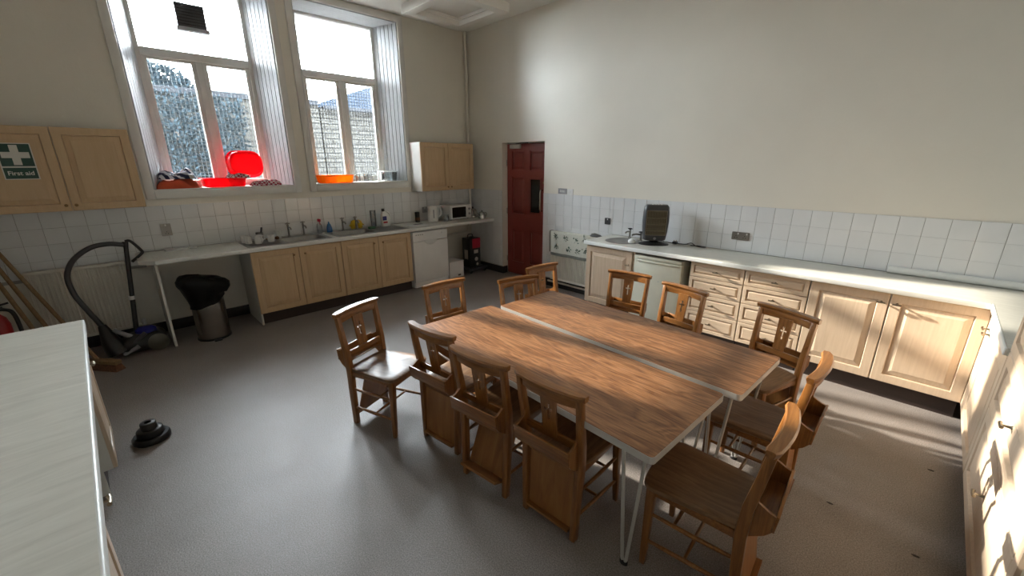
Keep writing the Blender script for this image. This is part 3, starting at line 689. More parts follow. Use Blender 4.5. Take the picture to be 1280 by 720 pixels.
for x in (-.106, .106): g.tube([(x, -.088, .115), (x, -.088, .385)], .003, 5)
for z in (.115, .385): g.tube([(-.106, -.088, z), (.106, -.088, z)], .003, 5)
g.build('guard', 'pewter', t)
for i in range(4): MB().box(-.055 + i * .03, -.035, .444, -.035 + i * .03, -.010, .456).build('switch', 'white', t, bevel=.002)
MB().lathe([(.016, 0), (.012, .004), (0, .004)], 14).build('badge', 'grey', t, (0, -.066, .075)).rotation_euler = (PI / 2, 0, 0)
t = thing('heater_cable', 'black mains cable and plug lying behind the heater', 'cable', (-2.05, 4.60, .911))
MB().tube(bez([(-.10, -.05, .02), (-.03, -.02, .008), (.05, .005, .006), (.14, .0, .012), (.20, .02, .03), (.26, -.01, .012), (.34, -.02, .006), (.36, .02, .006), (.28, .035, .006), (.20, .0, .006)], 6), .0045, 6).build('cord', 'rubber', t, smooth=60)
pl = MB().box(.0, -.03, .001, .05, .02, .03).build('plug', 'black', t, bevel=.006)
for x in (.012, .038): MB().box(x - .003, -.012, .03, x + .003, -.006, .045).build('pin', 'brass', pl)

# ------------------------------------------------------------------ wall cupboards
def wall_cab(label, loc, w_, h_, mat):
    t = thing('wall_cupboard', label, 'cupboard', loc, PI / 2)
    MB().box(0, .02, 0, w_, .318, h_).build('body', 'white_board', t)
    for i, (a, c) in enumerate(((0, w_ / 2), (w_ / 2, w_))):
        d = front('door', c - a - .004, h_ - .006, mat, t, (a + .002, 0, .003)); knob(d, (w_ / 2 - .035) if i == 0 else .03, .05, KNOBB)
    return t
wall_cab('beech wall cupboard carrying the green first aid sign', (-5.487, -.712, 1.40), 1.02, .72, 'beech_left')
wall_cab('beech wall cupboard with white side above the microwave', (-5.487, 3.49, 1.392), 1.0, .71, 'beech_left')
MB()
t = thing('first_aid_sign', 'green first aid sign with white cross on cupboard door', 'sign', (-5.4835, -.437, 1.684), PI / 2)
MB().box(-.10, -.0015, 0, .10, .0, .294).build('backing', 'sign_white', t)
MB().box(-.093, -.0024, .108, .093, -.0016, .287).build('cross_field', 'sign_green', t); MB().box(-.093, -.0024, .007, .093, -.0016, .096).build('text_field', 'sign_green', t)
c = MB(); c.prism([(-.024, .118), (.024, .118), (.024, .174), (.080, .174), (.080, .222), (.024, .222), (.024, .278), (-.024, .278), (-.024, .222), (-.080, .222), (-.080, .174), (-.024, .174)], -.0034, -.0026, 'y'); c.build('cross', 'sign_white', t)
tx = bpy.data.curves.new('lettering', 'FONT'); tx.body = 'First aid'; tx.size = .047; tx.align_x = 'CENTER'; tx.extrude = .0004; tx.offset = .0009
to = bpy.data.objects.new('tmp_lettering', tx); COL.objects.link(to)
dg = bpy.context.evaluated_depsgraph_get(); tm = bpy.data.meshes.new_from_object(to.evaluated_get(dg)); bpy.data.objects.remove(to)
tm.materials.clear(); tm.materials.append(M['sign_white'])
o = bpy.data.objects.new('lettering', tm); COL.objects.link(o); o.parent = t; o.location = (0, -.003, .036); o.rotation_euler = (PI / 2, 0, 0)

# ------------------------------------------------------------------ tables
def table(label, cx, cy, rz, L, W_, H):
    t = thing('folding_table', label, 'table', (cx, cy, 0), rz, 'tables pushed together')
    MB().prism(rrect(-L / 2 + .002, -W_ / 2 + .002, L / 2 - .002, W_ / 2 - .002, .02), H - .026, H, 'z').build('tabletop', 'table', t)
    MB().prism(rrect(-L / 2 - .0005, -W_ / 2 - .0005, L / 2 + .0005, W_ / 2 + .0005, .022), H - .034, H - .0012, 'z', [rrect(-L / 2 + .0025, -W_ / 2 + .0025, L / 2 - .0025, W_ / 2 - .0025, .02)]).build('edge_band', 'alu', t)
    for sx in (-1, 1):
        MB().box(sx * (L / 2 - .19) - .012, -W_ / 2 + .05, H - .055, sx * (L / 2 - .19) + .012, W_ / 2 - .05, H - .0265).build('bearer', 'darkgrey', t)
        for sy in (-1, 1):
            fx, fy = sx * (L / 2 - .125), sy * (W_ / 2 - .085)
            a = (sx * (L / 2 - .055), sy * (W_ / 2 - .055), H - .035); b_ = (sx * (L / 2 - .155), sy * (W_ / 2 - .045), H - .035)
            lg = MB(); A, B, F = Vector(a), Vector(b_), Vector((fx, fy, .012)); dx = sx * .011
            lg.tube([A, A.lerp(F + Vector((dx, 0, 0)), .5), F + Vector((dx, 0, .02)), F + Vector((dx * .6, 0, .002)), F, F + Vector((-dx * .6, 0, .002)), F + Vector((-dx, 0, .02)), B.lerp(F + Vector((-dx, 0, 0)), .5), B], .0085, 8)
            l_ = lg.build('leg', 'alu', t, smooth=60)
            MB().lathe([(.013, 0), (.013, .014), (.009, .02)], 10, (fx, fy, 0), 1.6, 1).build('foot_cap', 'rubber', l_)
    return t
table('wood-grain folding table with row of book-box chairs along its side', -1.466, 1.695, rad(-2), 1.815, .69, .71)
table('narrower wood-grain folding table nearest the drawer units', -1.360, 2.350, rad(-2.1), 1.79, .605, .727)

# ------------------------------------------------------------------ chairs
def make_chair():
    t = thing('chapel_chair', 'x', 'chair', (0, 0, 0), 0, 'wooden chapel chairs around the tables')
    # rear posts run from foot to top rail
    prof = [(0, .0, .016, .019), (.004, .20, .017, .020), (.012, .42, .018, .022), (.004, .56, .017, .021), (-.016, .68, .016, .019), (-.036, .822, .015, .017)]
    for s in (-1, 1):
        rings = []
        for y, z, a, b_ in prof:
            x = s * (.153 + .022 * z / .8); rings.append([(x - a, y - b_, z), (x + a, y - b_, z), (x + a, y + b_, z), (x - a, y + b_, z)])
        MB().loft(rings).build('rear_post', 'chair_v', t, bevel=.004)
        rings = [[(s * (.163 + .017 * (1 - z / .42)) + dx * k, .372 + dy * k, z) for dx, dy in ((-1, -1), (1, -1), (1, 1), (-1, 1))] for z, k in ((0, .0125), (.08, .0145), (.36, .019), (.425, .019))]
        MB().loft(rings).build('front_leg', 'chair_v', t, bevel=.004)
    # crest rail, curved in plan
    def crest(z0, z1, th0, th1, wd, yo, name, bev):
        rings = []; n = 14
        for i in range(n + 1):
            u = -1 + 2 * i / n; x = u * wd / 2; y = yo - .026 * (1 - u * u); k = 1 if abs(u) < .93 else .62
            rings.append([(x, y - th0 * k, z0), (x, y + th0 * k * .9, z0), (x, y + th1 * k, z1 - .008), (x, y + th1 * k * .75, z1), (x, y - th1 * k * .75, z1), (x, y - th1 * k, z1 - .008)])
        return MB().loft(rings).build(name, 'chair_h', t, smooth=35)
    crest(.820, .848, .019, .027, .410, -.031, 'crest_rail', 0)
    crest(.772, .821, .010, .012, .335, -.027, 'back_rail', 0)
    # splat with a pierced cross
    cr = [(-.0075, .640), (.0075, .640), (.0055, .694), (.0225, .690), (.0225, .708), (.0055, .704), (.0075, .730), (-.0075, .730), (-.0055, .704), (-.0225, .708), (-.0225, .690), (-.0055, .694)]
    sp = MB(); sp.prism([(-.038, .545), (.038, .545), (.046, .785), (-.046, .785)], -.006, .006, 'y', [cr])
    sh = Matrix(((1, 0, 0, 0), (0, 1, -.135, .066), (0, 0, 1, 0), (0, 0, 0, 1)))
    sp.v = [tuple(sh @ Vector(p)) for p in sp.v]
    sp.build('splat', 'chair_v', t)
    MB().box(-.155, -.008, .525, .155, .012, .565).build('lower_rail', 'chair_h', t, bevel=.003)
    # book box behind the back
    for s in (-1, 1):
        x = s * .158
        MB().prism([(-.012, .640), (-.026, .590), (-.062, .570), (-.090, .562), (-.084, .495), (-.060, .462), (-.012, .425)], x - .006, x + .006, 'x').build('box_side', 'chair_v', t)
    bb = MB(); bb.add([(-.166, -.096, .568), (.166, -.096, .568), (.166, -.085, .568), (-.166, -.085, .568), (-.166, -.088, .492), (.166, -.088, .492), (.166, -.077, .492), (-.166, -.077, .492)],
                      [(0, 1, 2, 3), (7, 6, 5, 4), (0, 4, 5, 1), (1, 5, 6, 2), (2, 6, 7, 3), (3, 7, 4, 0)]); bb.build('box_back', 'chair_h', t, bevel=.002)
    MB().box(-.152, -.080, .482, .152, -.005, .491).build('box_floor', 'chair_h', t)
    # seat: dished, rounded front
    out = []
    def sx_(y): return .168 + (.207 - .168) * (y / .40)
    pts = [(-sx_(0), .015)] + [(-sx_(.30), .30)] + [(-sx_(.37) + .004, .37), (-sx_(.40) + .035, .408), (-.10, .420), (0, .424), (.10, .420), (sx_(.40) - .035, .408), (sx_(.37) - .004, .37), (sx_(.30), .30), (sx_(0), .015), (.08, .002), (0, 0), (-.08, .002)]
    P2 = [(p.x, p.y) for p in bez([(a, b_, 0) for a, b_ in pts], 3)]
    cx, cy = 0, .2
    def rg(k, z, dish=0): return [(cx + (x - cx) * k, cy + (y - cy) * k, z - dish * max(0, 1 - ((y - .16) / .24) ** 2)) for x, y in P2]
    MB().loft([rg(.96, .424), rg(.995, .430), rg(1, .440), rg(.99, .449), rg(.955, .4525), rg(.75, .4515, .004), rg(.45, .449, .006), rg(.15, .448, .006)]).build('seat', 'chair_seat', t, smooth=45)
    MB().box(-.150, .366, .382, .150, .382, .424).build('seat_rail', 'chair_h', t, bevel=.002)
    for s in (-1, 1): MB().box(s * .163 - .009, .02, .388, s * .163 + .009, .36, .424).build('seat_rail', 'chair_h', t, bevel=.002)
    MB().box(-.150, .006, .385, .150, .022, .424).build('seat_rail', 'chair_h', t, bevel=.002)
    for s in (-1, 1):
        MB().tube([(s * .160, .005, .285), (s * .168, .19, .285), (s * .170, .37, .285)], [.008, .011, .008], 8).build('stretcher', 'chair_v', t, smooth=60)
        MB().tube([(s * .155, .003, .135), (s * .166, .19, .135), (s * .176, .372, .135)], [.008, .011, .008], 8).build('stretcher', 'chair_v', t, smooth=60)
    MB().tube([(-.166, .20, .135), (0, .20, .135), (.166, .20, .135)], [.007, .010, .007], 8).build('stretcher', 'chair_h', t, smooth=60)
    MB().tube([(-.168, .26, .285), (0, .26, .285), (.168, .26, .285)], [.007, .010, .007], 8).build('stretcher', 'chair_h', t, smooth=60)
    k = MB().box(-.134, -.004, -.33, .134, .004, .0).build('kneeler_panel', 'kneel', t, (0, .012, .395))
    MB().box(-.134, -.028, -.345, .134, .004, -.332).build('kneeler_lip', 'chair_h', k)
    return t
CHAIRS = [  # crest centre x, y, facing, kneeler swing, label
    (-2.742, 1.127, 21.2, .30, 'wooden chapel chair pulled out from the tables, turned diagonally with its whole seat clear'),
    (-2.802, 1.925, -3.3, .05, 'wooden chapel chair at the end of the wider table, looking away from the dishwasher'),
    (-2.455, 2.472, -14.7, .05, 'wooden chapel chair tucked tight against the end of the narrower table'),
    (-2.604, 2.945, -5.0, .05, 'wooden chapel chair standing off the table corner, closest to the red door'),
    (-1.846, 3.314, -83.1, .05, 'wooden chapel chair in front of the round-sink cupboard and fridge'),
    (-1.293, 3.222, -101.1, .05, 'wooden chapel chair in front of the fridge edge and first drawers'),
    (-.561, 3.171, -108.1, .05, 'wooden chapel chair slanting away from table in front of the double cupboard'),
    (-.238, 2.381, -179.2, .05, 'wooden chapel chair at the end of the narrower table, its back to the tall cupboard'),
    (-.230, 1.684, -176.1, .12, 'wooden chapel chair at the wider table end, its back to the tall cupboard'),
    (-2.003, 1.256, 96.9, .06, 'wooden chapel chair in the row of three, next to the pulled-out chair'),
    (-1.524, 1.229, 97.0, .42, 'wooden chapel chair in the middle of the row of three, kneeler panel swung in'),
    (-1.088, 1.288, 92.9, .04, 'wooden chapel chair in the row of three, beside the hairpin table leg corner'),
]
proto = make_chair()
for i, (x, y, a, kn, lab) in enumerate(CHAIRS):
    o = proto if i == len(CHAIRS) - 1 else copy_tree(proto)
    fa = rad(a - 90); f = Vector((math.cos(rad(a)), math.sin(rad(a)), 0))
    p = Vector((x, y, 0)) + f * .045
    o.location = p; o.rotation_euler.z = fa; o['label'] = lab
    for ch in o.children:
        if ch.name.startswith('kneeler_panel'): ch.rotation_euler.x = -kn if kn < .2 else kn * -1.0 if False else -0.0 + (-kn); ch.location = (0, .012 + (.33 * math.sin(kn) if kn > .2 else 0), .395)
        if ch.name.startswith('kneeler_panel') and kn > .4:
            for lip in ch.children: lip.scale.y = 3.0

# ------------------------------------------------------------------ radiators
def radiator(label, loc, rz, L, z0, z1):
    t = thing('radiator', label, 'radiator', (loc[0], loc[1], 0), rz)
    n = int(L / .033); pts = []
    for i in range(n):
        x = i * L / n; p = L / n
        pts += [(x, 0), (x + p * .30, 0), (x + p * .42, .010), (x + p * .88, .010)]
    pts += [(L, 0), (L, .05), (0, .05)]
    MB().prism(pts, z0 + .03, z1 - .03, 'z').build('fluted_panel', 'rad', t)
    MB().box(0, -.004, z1 - .032, L, .055, z1).build('top_rail', 'rad', t, bevel=.008); MB().box(0, -.004, z0, L, .055, z0 + .032).build('bottom_rail', 'rad', t, bevel=.008)
    b_ = MB()
    for x in (.12, L - .12): b_.box(x - .02, .05, z0 + .1, x + .02, .0855, z1 - .1)
    b_.build('bracket', 'rad', t)
    v = MB().tube([(L + .02, .03, z0 + .01), (L + .02, .03, z0 + .075)], .018, 10).build('valve', 'white', t); MB().tube([(L + .02, .03, z0 + .02), (L - .005, .03, z0 + .02)], .009, 6).build('union', 'brass', v)
    MB().tube([(L + .02, .03, z0 + .01), (L + .02, .03, .004)], .008, 6).build('pipe', 'rad', t)
    return t
radiator('fluted radiator under the first aid cupboard behind the vacuum', (XW + .09, -.66, 0), PI / 2, .70, .14, .855)
radiator('fluted radiator beside the red door with floral towel', (-3.86, YB - .09, 0), 0, .86, .14, .86)
tag(MB().tube([(-3.95, YB - .032, .085), (-2.92, YB - .032, .085)], .014, 10).build('heating_pipe', 'rad', smooth=60), 'pale pipe running low along the wall under back radiator', 'pipe')
# floral towel
t = thing('tea_towel', 'cream floral tea towel hung over the back radiator', 'towel', (-3.545, YB - .09, .86))
def wav(x, k): return .005 * math.sin(x * 17 + k) + .003 * math.sin(x * 41 + 2 * k)
def towel_sheet(x0, x1, prof, off=0):
    g = MB(); nx = 28; nz = len(prof)
    vs = [(x0 + (x1 - x0) * i / nx, y - off - .002 + (wav(x0 + (x1 - x0) * i / nx, 1) * min(1, max(0, -z * 4))), z) for i in range(nx + 1) for y, z in prof]
    fs = [(i * nz + j, (i + 1) * nz + j, (i + 1) * nz + j + 1, i * nz + j + 1) for i in range(nx) for j in range(nz - 1)]
    g.add(vs, fs); return g
prof = [(-.012, -.305), (-.012, -.22), (-.012, -.10), (-.011, -.02), (-.008, .003), (.02, .006), (.055, .005), (.062, -.02), (.064, -.08)]
o = towel_sheet(-.31, .335, prof).build('cloth', 'towel', t); sm = o.modifiers.new('thickness', 'SOLIDIFY'); sm.thickness = .003
o = towel_sheet(-.31, .335, [(-.012, -.345), (-.012, -.33), (-.012, -.305)]).build('hem', 'towel_edge', t); sm = o.modifiers.new('thickness', 'SOLIDIFY'); sm.thickness = .003
o = towel_sheet(-.332, -.31, prof).build('side_hem', 'towel_edge', t); sm = o.modifiers.new('thickness', 'SOLIDIFY'); sm.thickness = .003
lp = MB(); rn = random.Random(4)
for cx, cz in ((-.22, -.06), (-.03, -.075), (.15, -.085), (.28, -.05), (-.20, -.20), (.02, -.225), (.20, -.24), (.31, -.20)):
    for k in range(9):
        a = rn.uniform(0, 2 * PI); r = rn.uniform(.012, .05); L = rn.uniform(.026, .044); px, pz = cx + r * math.cos(a), cz + r * math.sin(a); b_ = a + rn.uniform(-.6, .6)
        dx, dz = math.cos(b_) * L / 2, math.sin(b_) * L / 2; nx_, nz_ = -dz * .45, dx * .45
        Y = lambda x, z: -.012 - .0062 + wav(x, 1) * min(1, max(0, -z * 4))
        q = [(px - dx, pz - dz), (px + nx_, pz + nz_), (px + dx, pz + dz), (px - nx_, pz - nz_)]
        lp.add([(x, Y(x, z), z) for x, z in q], [(0, 1, 2, 3)])
    stem = [(cx - .03, cz - .04), (cx, cz), (cx + .02, cz + .04)]
    lp.tube([(x, -.012 - .0060 + wav(x, 1) * min(1, max(0, -z * 4)), z) for x, z in stem], .0018, 4)
lp.build('leaf_print', 'leafprint', t)
t = thing('dark_cloth', 'dark folded cloth lying on the radiator end by worktop', 'cloth', (-3.10, YB - .065, .862))
MB().lathe([(.07, 0), (.075, .012), (.05, .03), (.0, .034)], 14, sx=1.3, sy=.55).build('fold', 'darkgrey', t, smooth=60); MB().lathe([(.05, .02), (.045, .036), (.0, .046)], 12, (-.02, 0, 0), 1.2, .5).build('fold', 'olive', t, smooth=60)

# ------------------------------------------------------------------ sockets and switches
def socket(label, loc, rz, w_, h_, mat, kind):
    t = thing('wall_socket' if kind != 'switch' else 'light_switch', label, 'socket' if kind != 'switch' else 'switch', loc, rz)
    MB().prism(rrect(-w_ / 2, 0, w_ / 2, h_, .006), -.008, 0, 'y').build('plate', mat, t, bevel=.0015, seg=1)
    n = 2 if w_ > .12 else 1
    if kind == 'socket':
        for i in range(n):
            cx = (i - (n - 1) / 2) * w_ * .5
            for dx, dz in ((-.011, .024), (.011, .024), (0, .042)): MB().box(cx + dx - .0035, -.0088, dz - .003, cx + dx + .0035, -.0078, dz + .005).build('pin_slot', 'black', t)
            MB().box(cx - .006 + (.018 if n == 2 else 0), -.011, h_ - .026, cx + .006 + (.018 if n == 2 else 0), -.007, h_ - .008).build('rocker', 'white', t)
    else:
        k = 3 if w_ > .12 else 1
        for i in range(k):
            cx = (i - (k - 1) / 2) * .03; MB().box(cx - .009, -.013, h_ * .3, cx + .009, -.007, h_ * .7).build('rocker', 'white', t)
    return t
socket('steel double socket above the worktop near the drawers', (-1.37, YB - .0095, 1.033), 0, .165, .082, 'steel', 'socket')
socket('dark single socket above the round sink', (-2.97, YB - .0095, 1.035), 0, .085, .082, 'darkgrey', 'socket')
socket('grey triple light switch beside the red door', (-3.74, YB - .0015, 1.385), 0, .15, .075, 'grey', 'switch')
socket('white control box beside the triple light switch', (-3.605, YB - .0015, 1.378), 0, .10, .078, 'white', 'switch')
socket('steel single socket above the worktop below first aid cupboard', (XW + .0095, .435, 1.06), PI / 2, .09, .13, 'steel', 'socket')
socket('grey single socket between canister and kettle', (XW + .0095, 3.70, 1.04), PI / 2, .09, .09, 'grey', 'socket')
o = tag(MB().lathe([(.032, 0), (.032, .004), (.026, .005), (.025, .003), (.0, .003)], 20).build('blanking_disc', 'paint', loc=(XW + .0005, -.078, 2.226), smooth=40), 'small round blanking disc on wall above first aid cupboard', 'disc'); o.rotation_euler = (0, PI / 2, 0)
# pipes
t = thing('riser_pipe', 'cream riser pipe climbing the corner beside the wall cupboard', 'pipe', (XW + .045, YB - .045, .911))
MB().tube([(0, 0, 0), (0, 0, ZC - .911)], .022, 12).build('pipe', 'paint', t, smooth=60)
MB().tube(bez([(.0, -.02, 1.28), (.0, -.085, 1.29), (.0, -.09, 1.40), (0, -.085, 1.50), (0, -.02, 1.51)], 5), .009, 6).build('branch_loop', 'paint', t, smooth=60)
for z in (1.02, 2.2): MB().lathe([(.03, z), (.03, z + .03)], 12).build('clip', 'paint', t)
t = thing('waste_pipe', 'pale plastic pipe lying along the back of the corner worktop', 'pipe', (-.19, YB - .040, .941))
MB().tube([(0, 0, 0), (1.2, 0, 0)], .029, 14).build('pipe', 'worktop_edge', t, smooth=60); MB().tube([(0, 0, 0), (.05, 0, 0)], .0305, 14).build('end_collar', 'worktop_edge', t, smooth=60)
t = thing('drain_pipe', 'thin grey waste pipe under the worktop beside the carton', 'pipe', (XW + .06, 4.05, .0))
MB().tube([(0, 0, .62), (0, .5, .645)], .02, 10).build('pipe', 'rad', t, smooth=60); MB().tube([(0, .5, .645), (0, .52, .866)], .02, 10).build('upstand', 'rad', t, smooth=60); MB().tube([(-.055, .1, .625), (0, .1, .625)], .012, 6).build('clip', 'rad', t)

# ------------------------------------------------------------------ things on the left worktop
def mug(label, x, y, rz, z=.9168):
    t = thing('mug', label, 'mug', (x, y, z), rz, 'white mugs on the drainer')
    MB().lathe([(.030, 0), (.037, .004), (.039, .085), (.036, .086), (.034, .012), (0, .010)], 18, cap=False).build('cup', 'ceramic', t, smooth=50)
    MB().tube(bez([(.037, 0, .07), (.060, 0, .068), (.066, 0, .045), (.055, 0, .024), (.037, 0, .02)], 4), .0055, 6).build('handle', 'ceramic', t, smooth=60)
for x, y, a, lab in ((-5.60, 1.10, 2.4, 'white mug at the wall end of the drainer, behind the others'), (-5.50, 1.115, -.4, 'white mug on the drainer corner above the bin space'), (-5.43, 1.20, .6, 'white mug at the front edge of the drainer'), (-5.53, 1.235, 1.9, 'white mug in the middle of the drainer group'), (-5.47, 1.345, -.3, 'white mug on the drainer next to the sink bowl')): mug(lab, x, y, a)
t = thing('cutlery_pot', 'small steel pot with a dark spoon behind the mugs', 'pot', (-5.635, 1.27, .9168))
MB().lathe([(.035, 0), (.04, .10), (.037, .10), (.033, .006), (0, .005)], 16, cap=False).build('pot', 'steel', t, smooth=50); MB().tube([(0, 0, .01), (.02, .03, .16)], [.006, .011], 8).build('spoon', 'darkgrey', t)
t = thing('dish_brush', 'brown dish brush lying beside the mugs', 'brush', (-5.60, 1.385, .917)); MB().tube([(-.02, -.06, .012), (0, .05, .012)], .007, 6).build('handle', 'pole', t); MB().lathe([(.02, 0), (.024, .02), (.015, .035)], 10, (0, .06, 0)).build('head', 'bristle', t)
t = thing('beaker', 'white plastic beaker standing behind the first sink bowl', 'beaker', (-5.70, 1.49, .913)); MB().lathe([(.028, 0), (.036, .10), (.033, .10), (.026, .005), (0, .004)], 16, cap=False).build('cup', 'white', t, smooth=50)
MB().lathe([(.036, .096), (.038, .098), (.038, .102), (.036, .102)], 16).build('lip', 'white', t, smooth=50)
t = thing('spray_bottle', 'clear spray bottle with red trigger between the sinks', 'bottle', (-5.715, 2.0, .913))
MB().lathe([(.032, 0), (.034, .01), (.034, .09), (.028, .115), (.012, .14), (.012, .155)], 16, cap=True).build('bottle', 'clear', t, smooth=50); MB().lathe([(.033, .002), (.033, .05)], 14, sx=.96, sy=.96).build('liquid', 'clearwhite', t)
hd = MB().box(-.014, -.014, .155, .045, .014, .19).build('spray_head', 'redcard', t, bevel=.005); MB().tube([(.03, 0, .156), (.042, 0, .135), (.04, 0, .12)], .005, 6).build('trigger', 'redcard', hd)
t = thing('washing_up_bottle', 'blue washing-up liquid bottle beside the spray bottle', 'bottle', (-5.715, 2.128, .913))
MB().lathe([(.036, 0), (.038, .01), (.036, .06), (.022, .105), (.012, .118)], 16, sx=.7).build('bottle', 'bluel', t, smooth=50); MB().lathe([(.010, .118), (.010, .135), (.006, .142)], 10).build('cap', 'bluel', t, smooth=50)
# rubber gloves on the tap
t = thing('rubber_gloves', 'yellow rubber gloves hung over the second sink tap', 'gloves', (-5.69, 2.49, .913))
for s, (dy, dx) in enumerate(((-.052, .012), (.052, .018))):
    g = MB(); g.loft([[(dx + .022 * k * math.cos(2 * PI * j / 12), dy * m + .032 * k * math.sin(2 * PI * j / 12), z) for j in range(12)] for z, k, m in ((.135, .5, .5), (.12, .9, .8), (.08, 1.05, 1), (.05, 1.1, 1), (.042, .9, 1))])
    gl_ = g.build('glove', 'yellow', t, smooth=60)
    f = MB()
    for k, (fy, fl) in enumerate(((-.024, .030), (-.008, .038), (.008, .037), (.024, .028))): f.tube([(dx, dy + fy, .05), (dx + .005, dy + fy * 1.1, .05 - fl * .7), (dx + .012, dy + fy * 1.1, .05 - fl)], [.0085, .008, .006], 7)
    f.tube([(dx, dy + (.03 if s else -.03), .075), (dx + .01, dy + (.05 if s else -.05), .055)], [.009, .007], 7)
    f.build('fingers', 'yellow', gl_, smooth=60)
t = thing('sponge', 'green scouring sponge on the rim of second sink', 'sponge', (-5.56, 2.66, .9168)); MB().box(-.03, -.045, 0, .03, .045, .022).build('foam', 'green', t, bevel=.004); MB().box(-.03, -.045, .0225, .03, .045, .03).build('scourer', 'green', t, bevel=.002)
t = thing('detergent_bottle', 'white detergent bottle with black cap on the second drainer', 'bottle', (-5.645, 2.92, .9168), PI / 2)
MB().loft([[(x, y, z) for x, y in rrect(-a, -.035 * k, b2, .035 * k, .02)] for z, a, b2, k in ((0, .062, .062, .9), (.012, .068, .068, 1), (.12, .068, .066, 1), (.17, .062, .050, .95), (.20, .050, .020, .8), (.218, .046, .0, .6))]).build('bottle', 'white', t, smooth=45)
MB().lathe([(.022, .2185), (.022, .255), (.018, .258)], 14, (-.024, 0, 0)).build('cap', 'black', t, smooth=45)
MB().tube(bez([(.018, 0, .205), (.055, 0, .195), (.075, 0, .15), (.068, 0, .09)], 5), .012, 8).build('handle', 'white', t, smooth=60)
MB().box(-.058, -.0365, .09, .005, -.0355, .15).build('blue_label', 'blue', t); MB().box(-.050, -.0365, .05, .015, -.0355, .075).build('pink_label', 'redcard', t)
t = thing('clear_jug', 'clear empty plastic tumbler behind detergent bottle', 'tumbler', (-5.74, 2.78, .9168)); MB().lathe([(.034, 0), (.040, .23), (.038, .23), (.032, .006), (0, .004)], 16, cap=False).build('tumbler', 'clear', t, smooth=50); MB().lathe([(.040, .225), (.042, .23), (.040, .234)], 16).build('lip', 'clear', t)
t = thing('coffee_canister', 'black canister standing against the tiles beside the kettle', 'canister', (-5.73, 3.515, .911)); MB().lathe([(.036, 0), (.037, .13)], 18).build('tin', 'black', t, smooth=50); MB().lathe([(.038, .1305), (.038, .155), (.030, .16)], 18).build('lid', 'black', t, smooth=50); MB().lathe([(.0378, .03), (.0378, .075)], 18, cap=False).build('band', 'bristle', t, smooth=50)
for dx, dy, lab in ((-5.42, 3.31, 'small white tray lying between drainer and canister'), ):
    t = thing('paper_tray', lab, 'tray', (dx, dy, .911)); MB().prism(rrect(-.10, -.14, .10, .14, .02), 0, .006).build('tray', 'white', t); MB().prism(rrect(-.09, -.02, -.02, .12, .01), .0062, .009).build('dark_mat', 'darkgrey', t)
t = thing('white_dish', 'small white dish lying on the worktop above the bin', 'dish', (-5.72, .52, .911)); MB().prism(rrect(-.05, -.15, .05, .05, .02), 0, .018).build('dish', 'white', t, bevel=.004); MB().prism(rrect(-.03, .06, .03, .14, .015), 0, .014).build('saucer', 'ceramic', t, bevel=.003)
t = thing('glass_jar', 'clear glass jar between the kettle and microwave', 'jar', (-5.50, 3.90, .911)); MB().lathe([(.035, 0), (.045, .03), (.045, .075), (.038, .09), (.036, .09), (.042, .07), (.040, .01), (0, .006)], 16, cap=False).build('jar', 'clear', t, smooth=50); MB().lathe([(.039, .0905), (.039, .105)], 16).build('lid', 'clear', t)
def teapot(label, x, y, rz, s, dark):
    t = thing('teapot', label, 'teapot', (x, y, .911), rz)
    def sc(p): return [(r * s, z * s) for r, z in p]
    MB().lathe(sc([(.055, 0), (.068, .004), (.066, .05), (.052, .10), (.046, .105)]), 20).build('body', 'chrome', t, smooth=50)
    l_ = MB().lathe(sc([(.047, .1055), (.040, .116), (.012, .124), (.006, .125)]), 20).build('lid', 'chrome', t, smooth=50); MB().lathe(sc([(.006, .125), (.012, .132), (.011, .143), (0, .147)]), 12).build('lid_knob', 'black', l_, smooth=50)
    MB().tube([Vector(p) * s for p in ((-.058, 0, .04), (-.09, 0, .07), (-.108, 0, .105))], [.018 * s, .012 * s, .009 * s], 10).build('spout', 'chrome', t, smooth=60)
    MB().tube([Vector(p) * s for p in bez([(.05, 0, .092), (.09, 0, .10), (.108, 0, .07), (.09, 0, .035), (.062, 0, .03)], 5)], .008 * s, 8).build('handle', dark, t, smooth=60)
teapot('shiny steel teapot at the open end of the worktop', -5.33, 4.51, PI / 2, .95, 'chrome')
teapot('taller steel teapot with dark handle beside the microwave', -5.58, 4.52, -.6, 1.22, 'black')

# ------------------------------------------------------------------ sill things
def basin(label, name, loc, mat, w_, d_, h_, rot=None, cat='tub', R0=.05):
    t = thing(name, label, cat, loc)
    if rot: t.rotation_euler = rot
    def rr(i, z, r): return [(x, y, z) for x, y in rrect(-d_ / 2 + i, -w_ / 2 + i, d_ / 2 - i, w_ / 2 - i, r)]
    th = .003; rings = [rr(.030, 0, R0), rr(.018, .008, R0 + .01), rr(.006, h_ - .008, R0 + .015), rr(-.004, h_ - .008, R0 + .02), rr(-.005, h_, R0 + .02), rr(.006, h_, R0 + .015), rr(.006 + th, h_ - .01, R0 + .012), rr(.025, .010, R0 + .005)]
    g = MB().loft(rings, cap=False); n = len(rings[0]); g.f.append(tuple(range(n))); g.f.append(tuple(range(7 * n, 8 * n))); g.build('bowl', mat, t, smooth=45)
    g = MB().loft([rr(-.0055, h_ - .006, R0 + .02), rr(-.008, h_ - .002, R0 + .02), rr(-.0055, h_ + .002, R0 + .02), rr(.003, h_ + .0015, R0 + .016)], cap=False); g.build('rim', mat, t, smooth=45)
    return t
SZ = ZS + .0125
basin('red plastic washing-up bowl lying on the sill under towel', 'washing_up_bowl', (-6.03, 1.09, SZ), 'red_pl', .44, .30, .095)
t = basin('red plastic washing-up bowl standing on edge against the mullion', 'washing_up_bowl', (-5.955, 1.345, SZ + .265), 'red_pl', .375, .30, .10, None, 'tub', .095)
t.rotation_euler = (0, -PI / 2 - .12, 0)
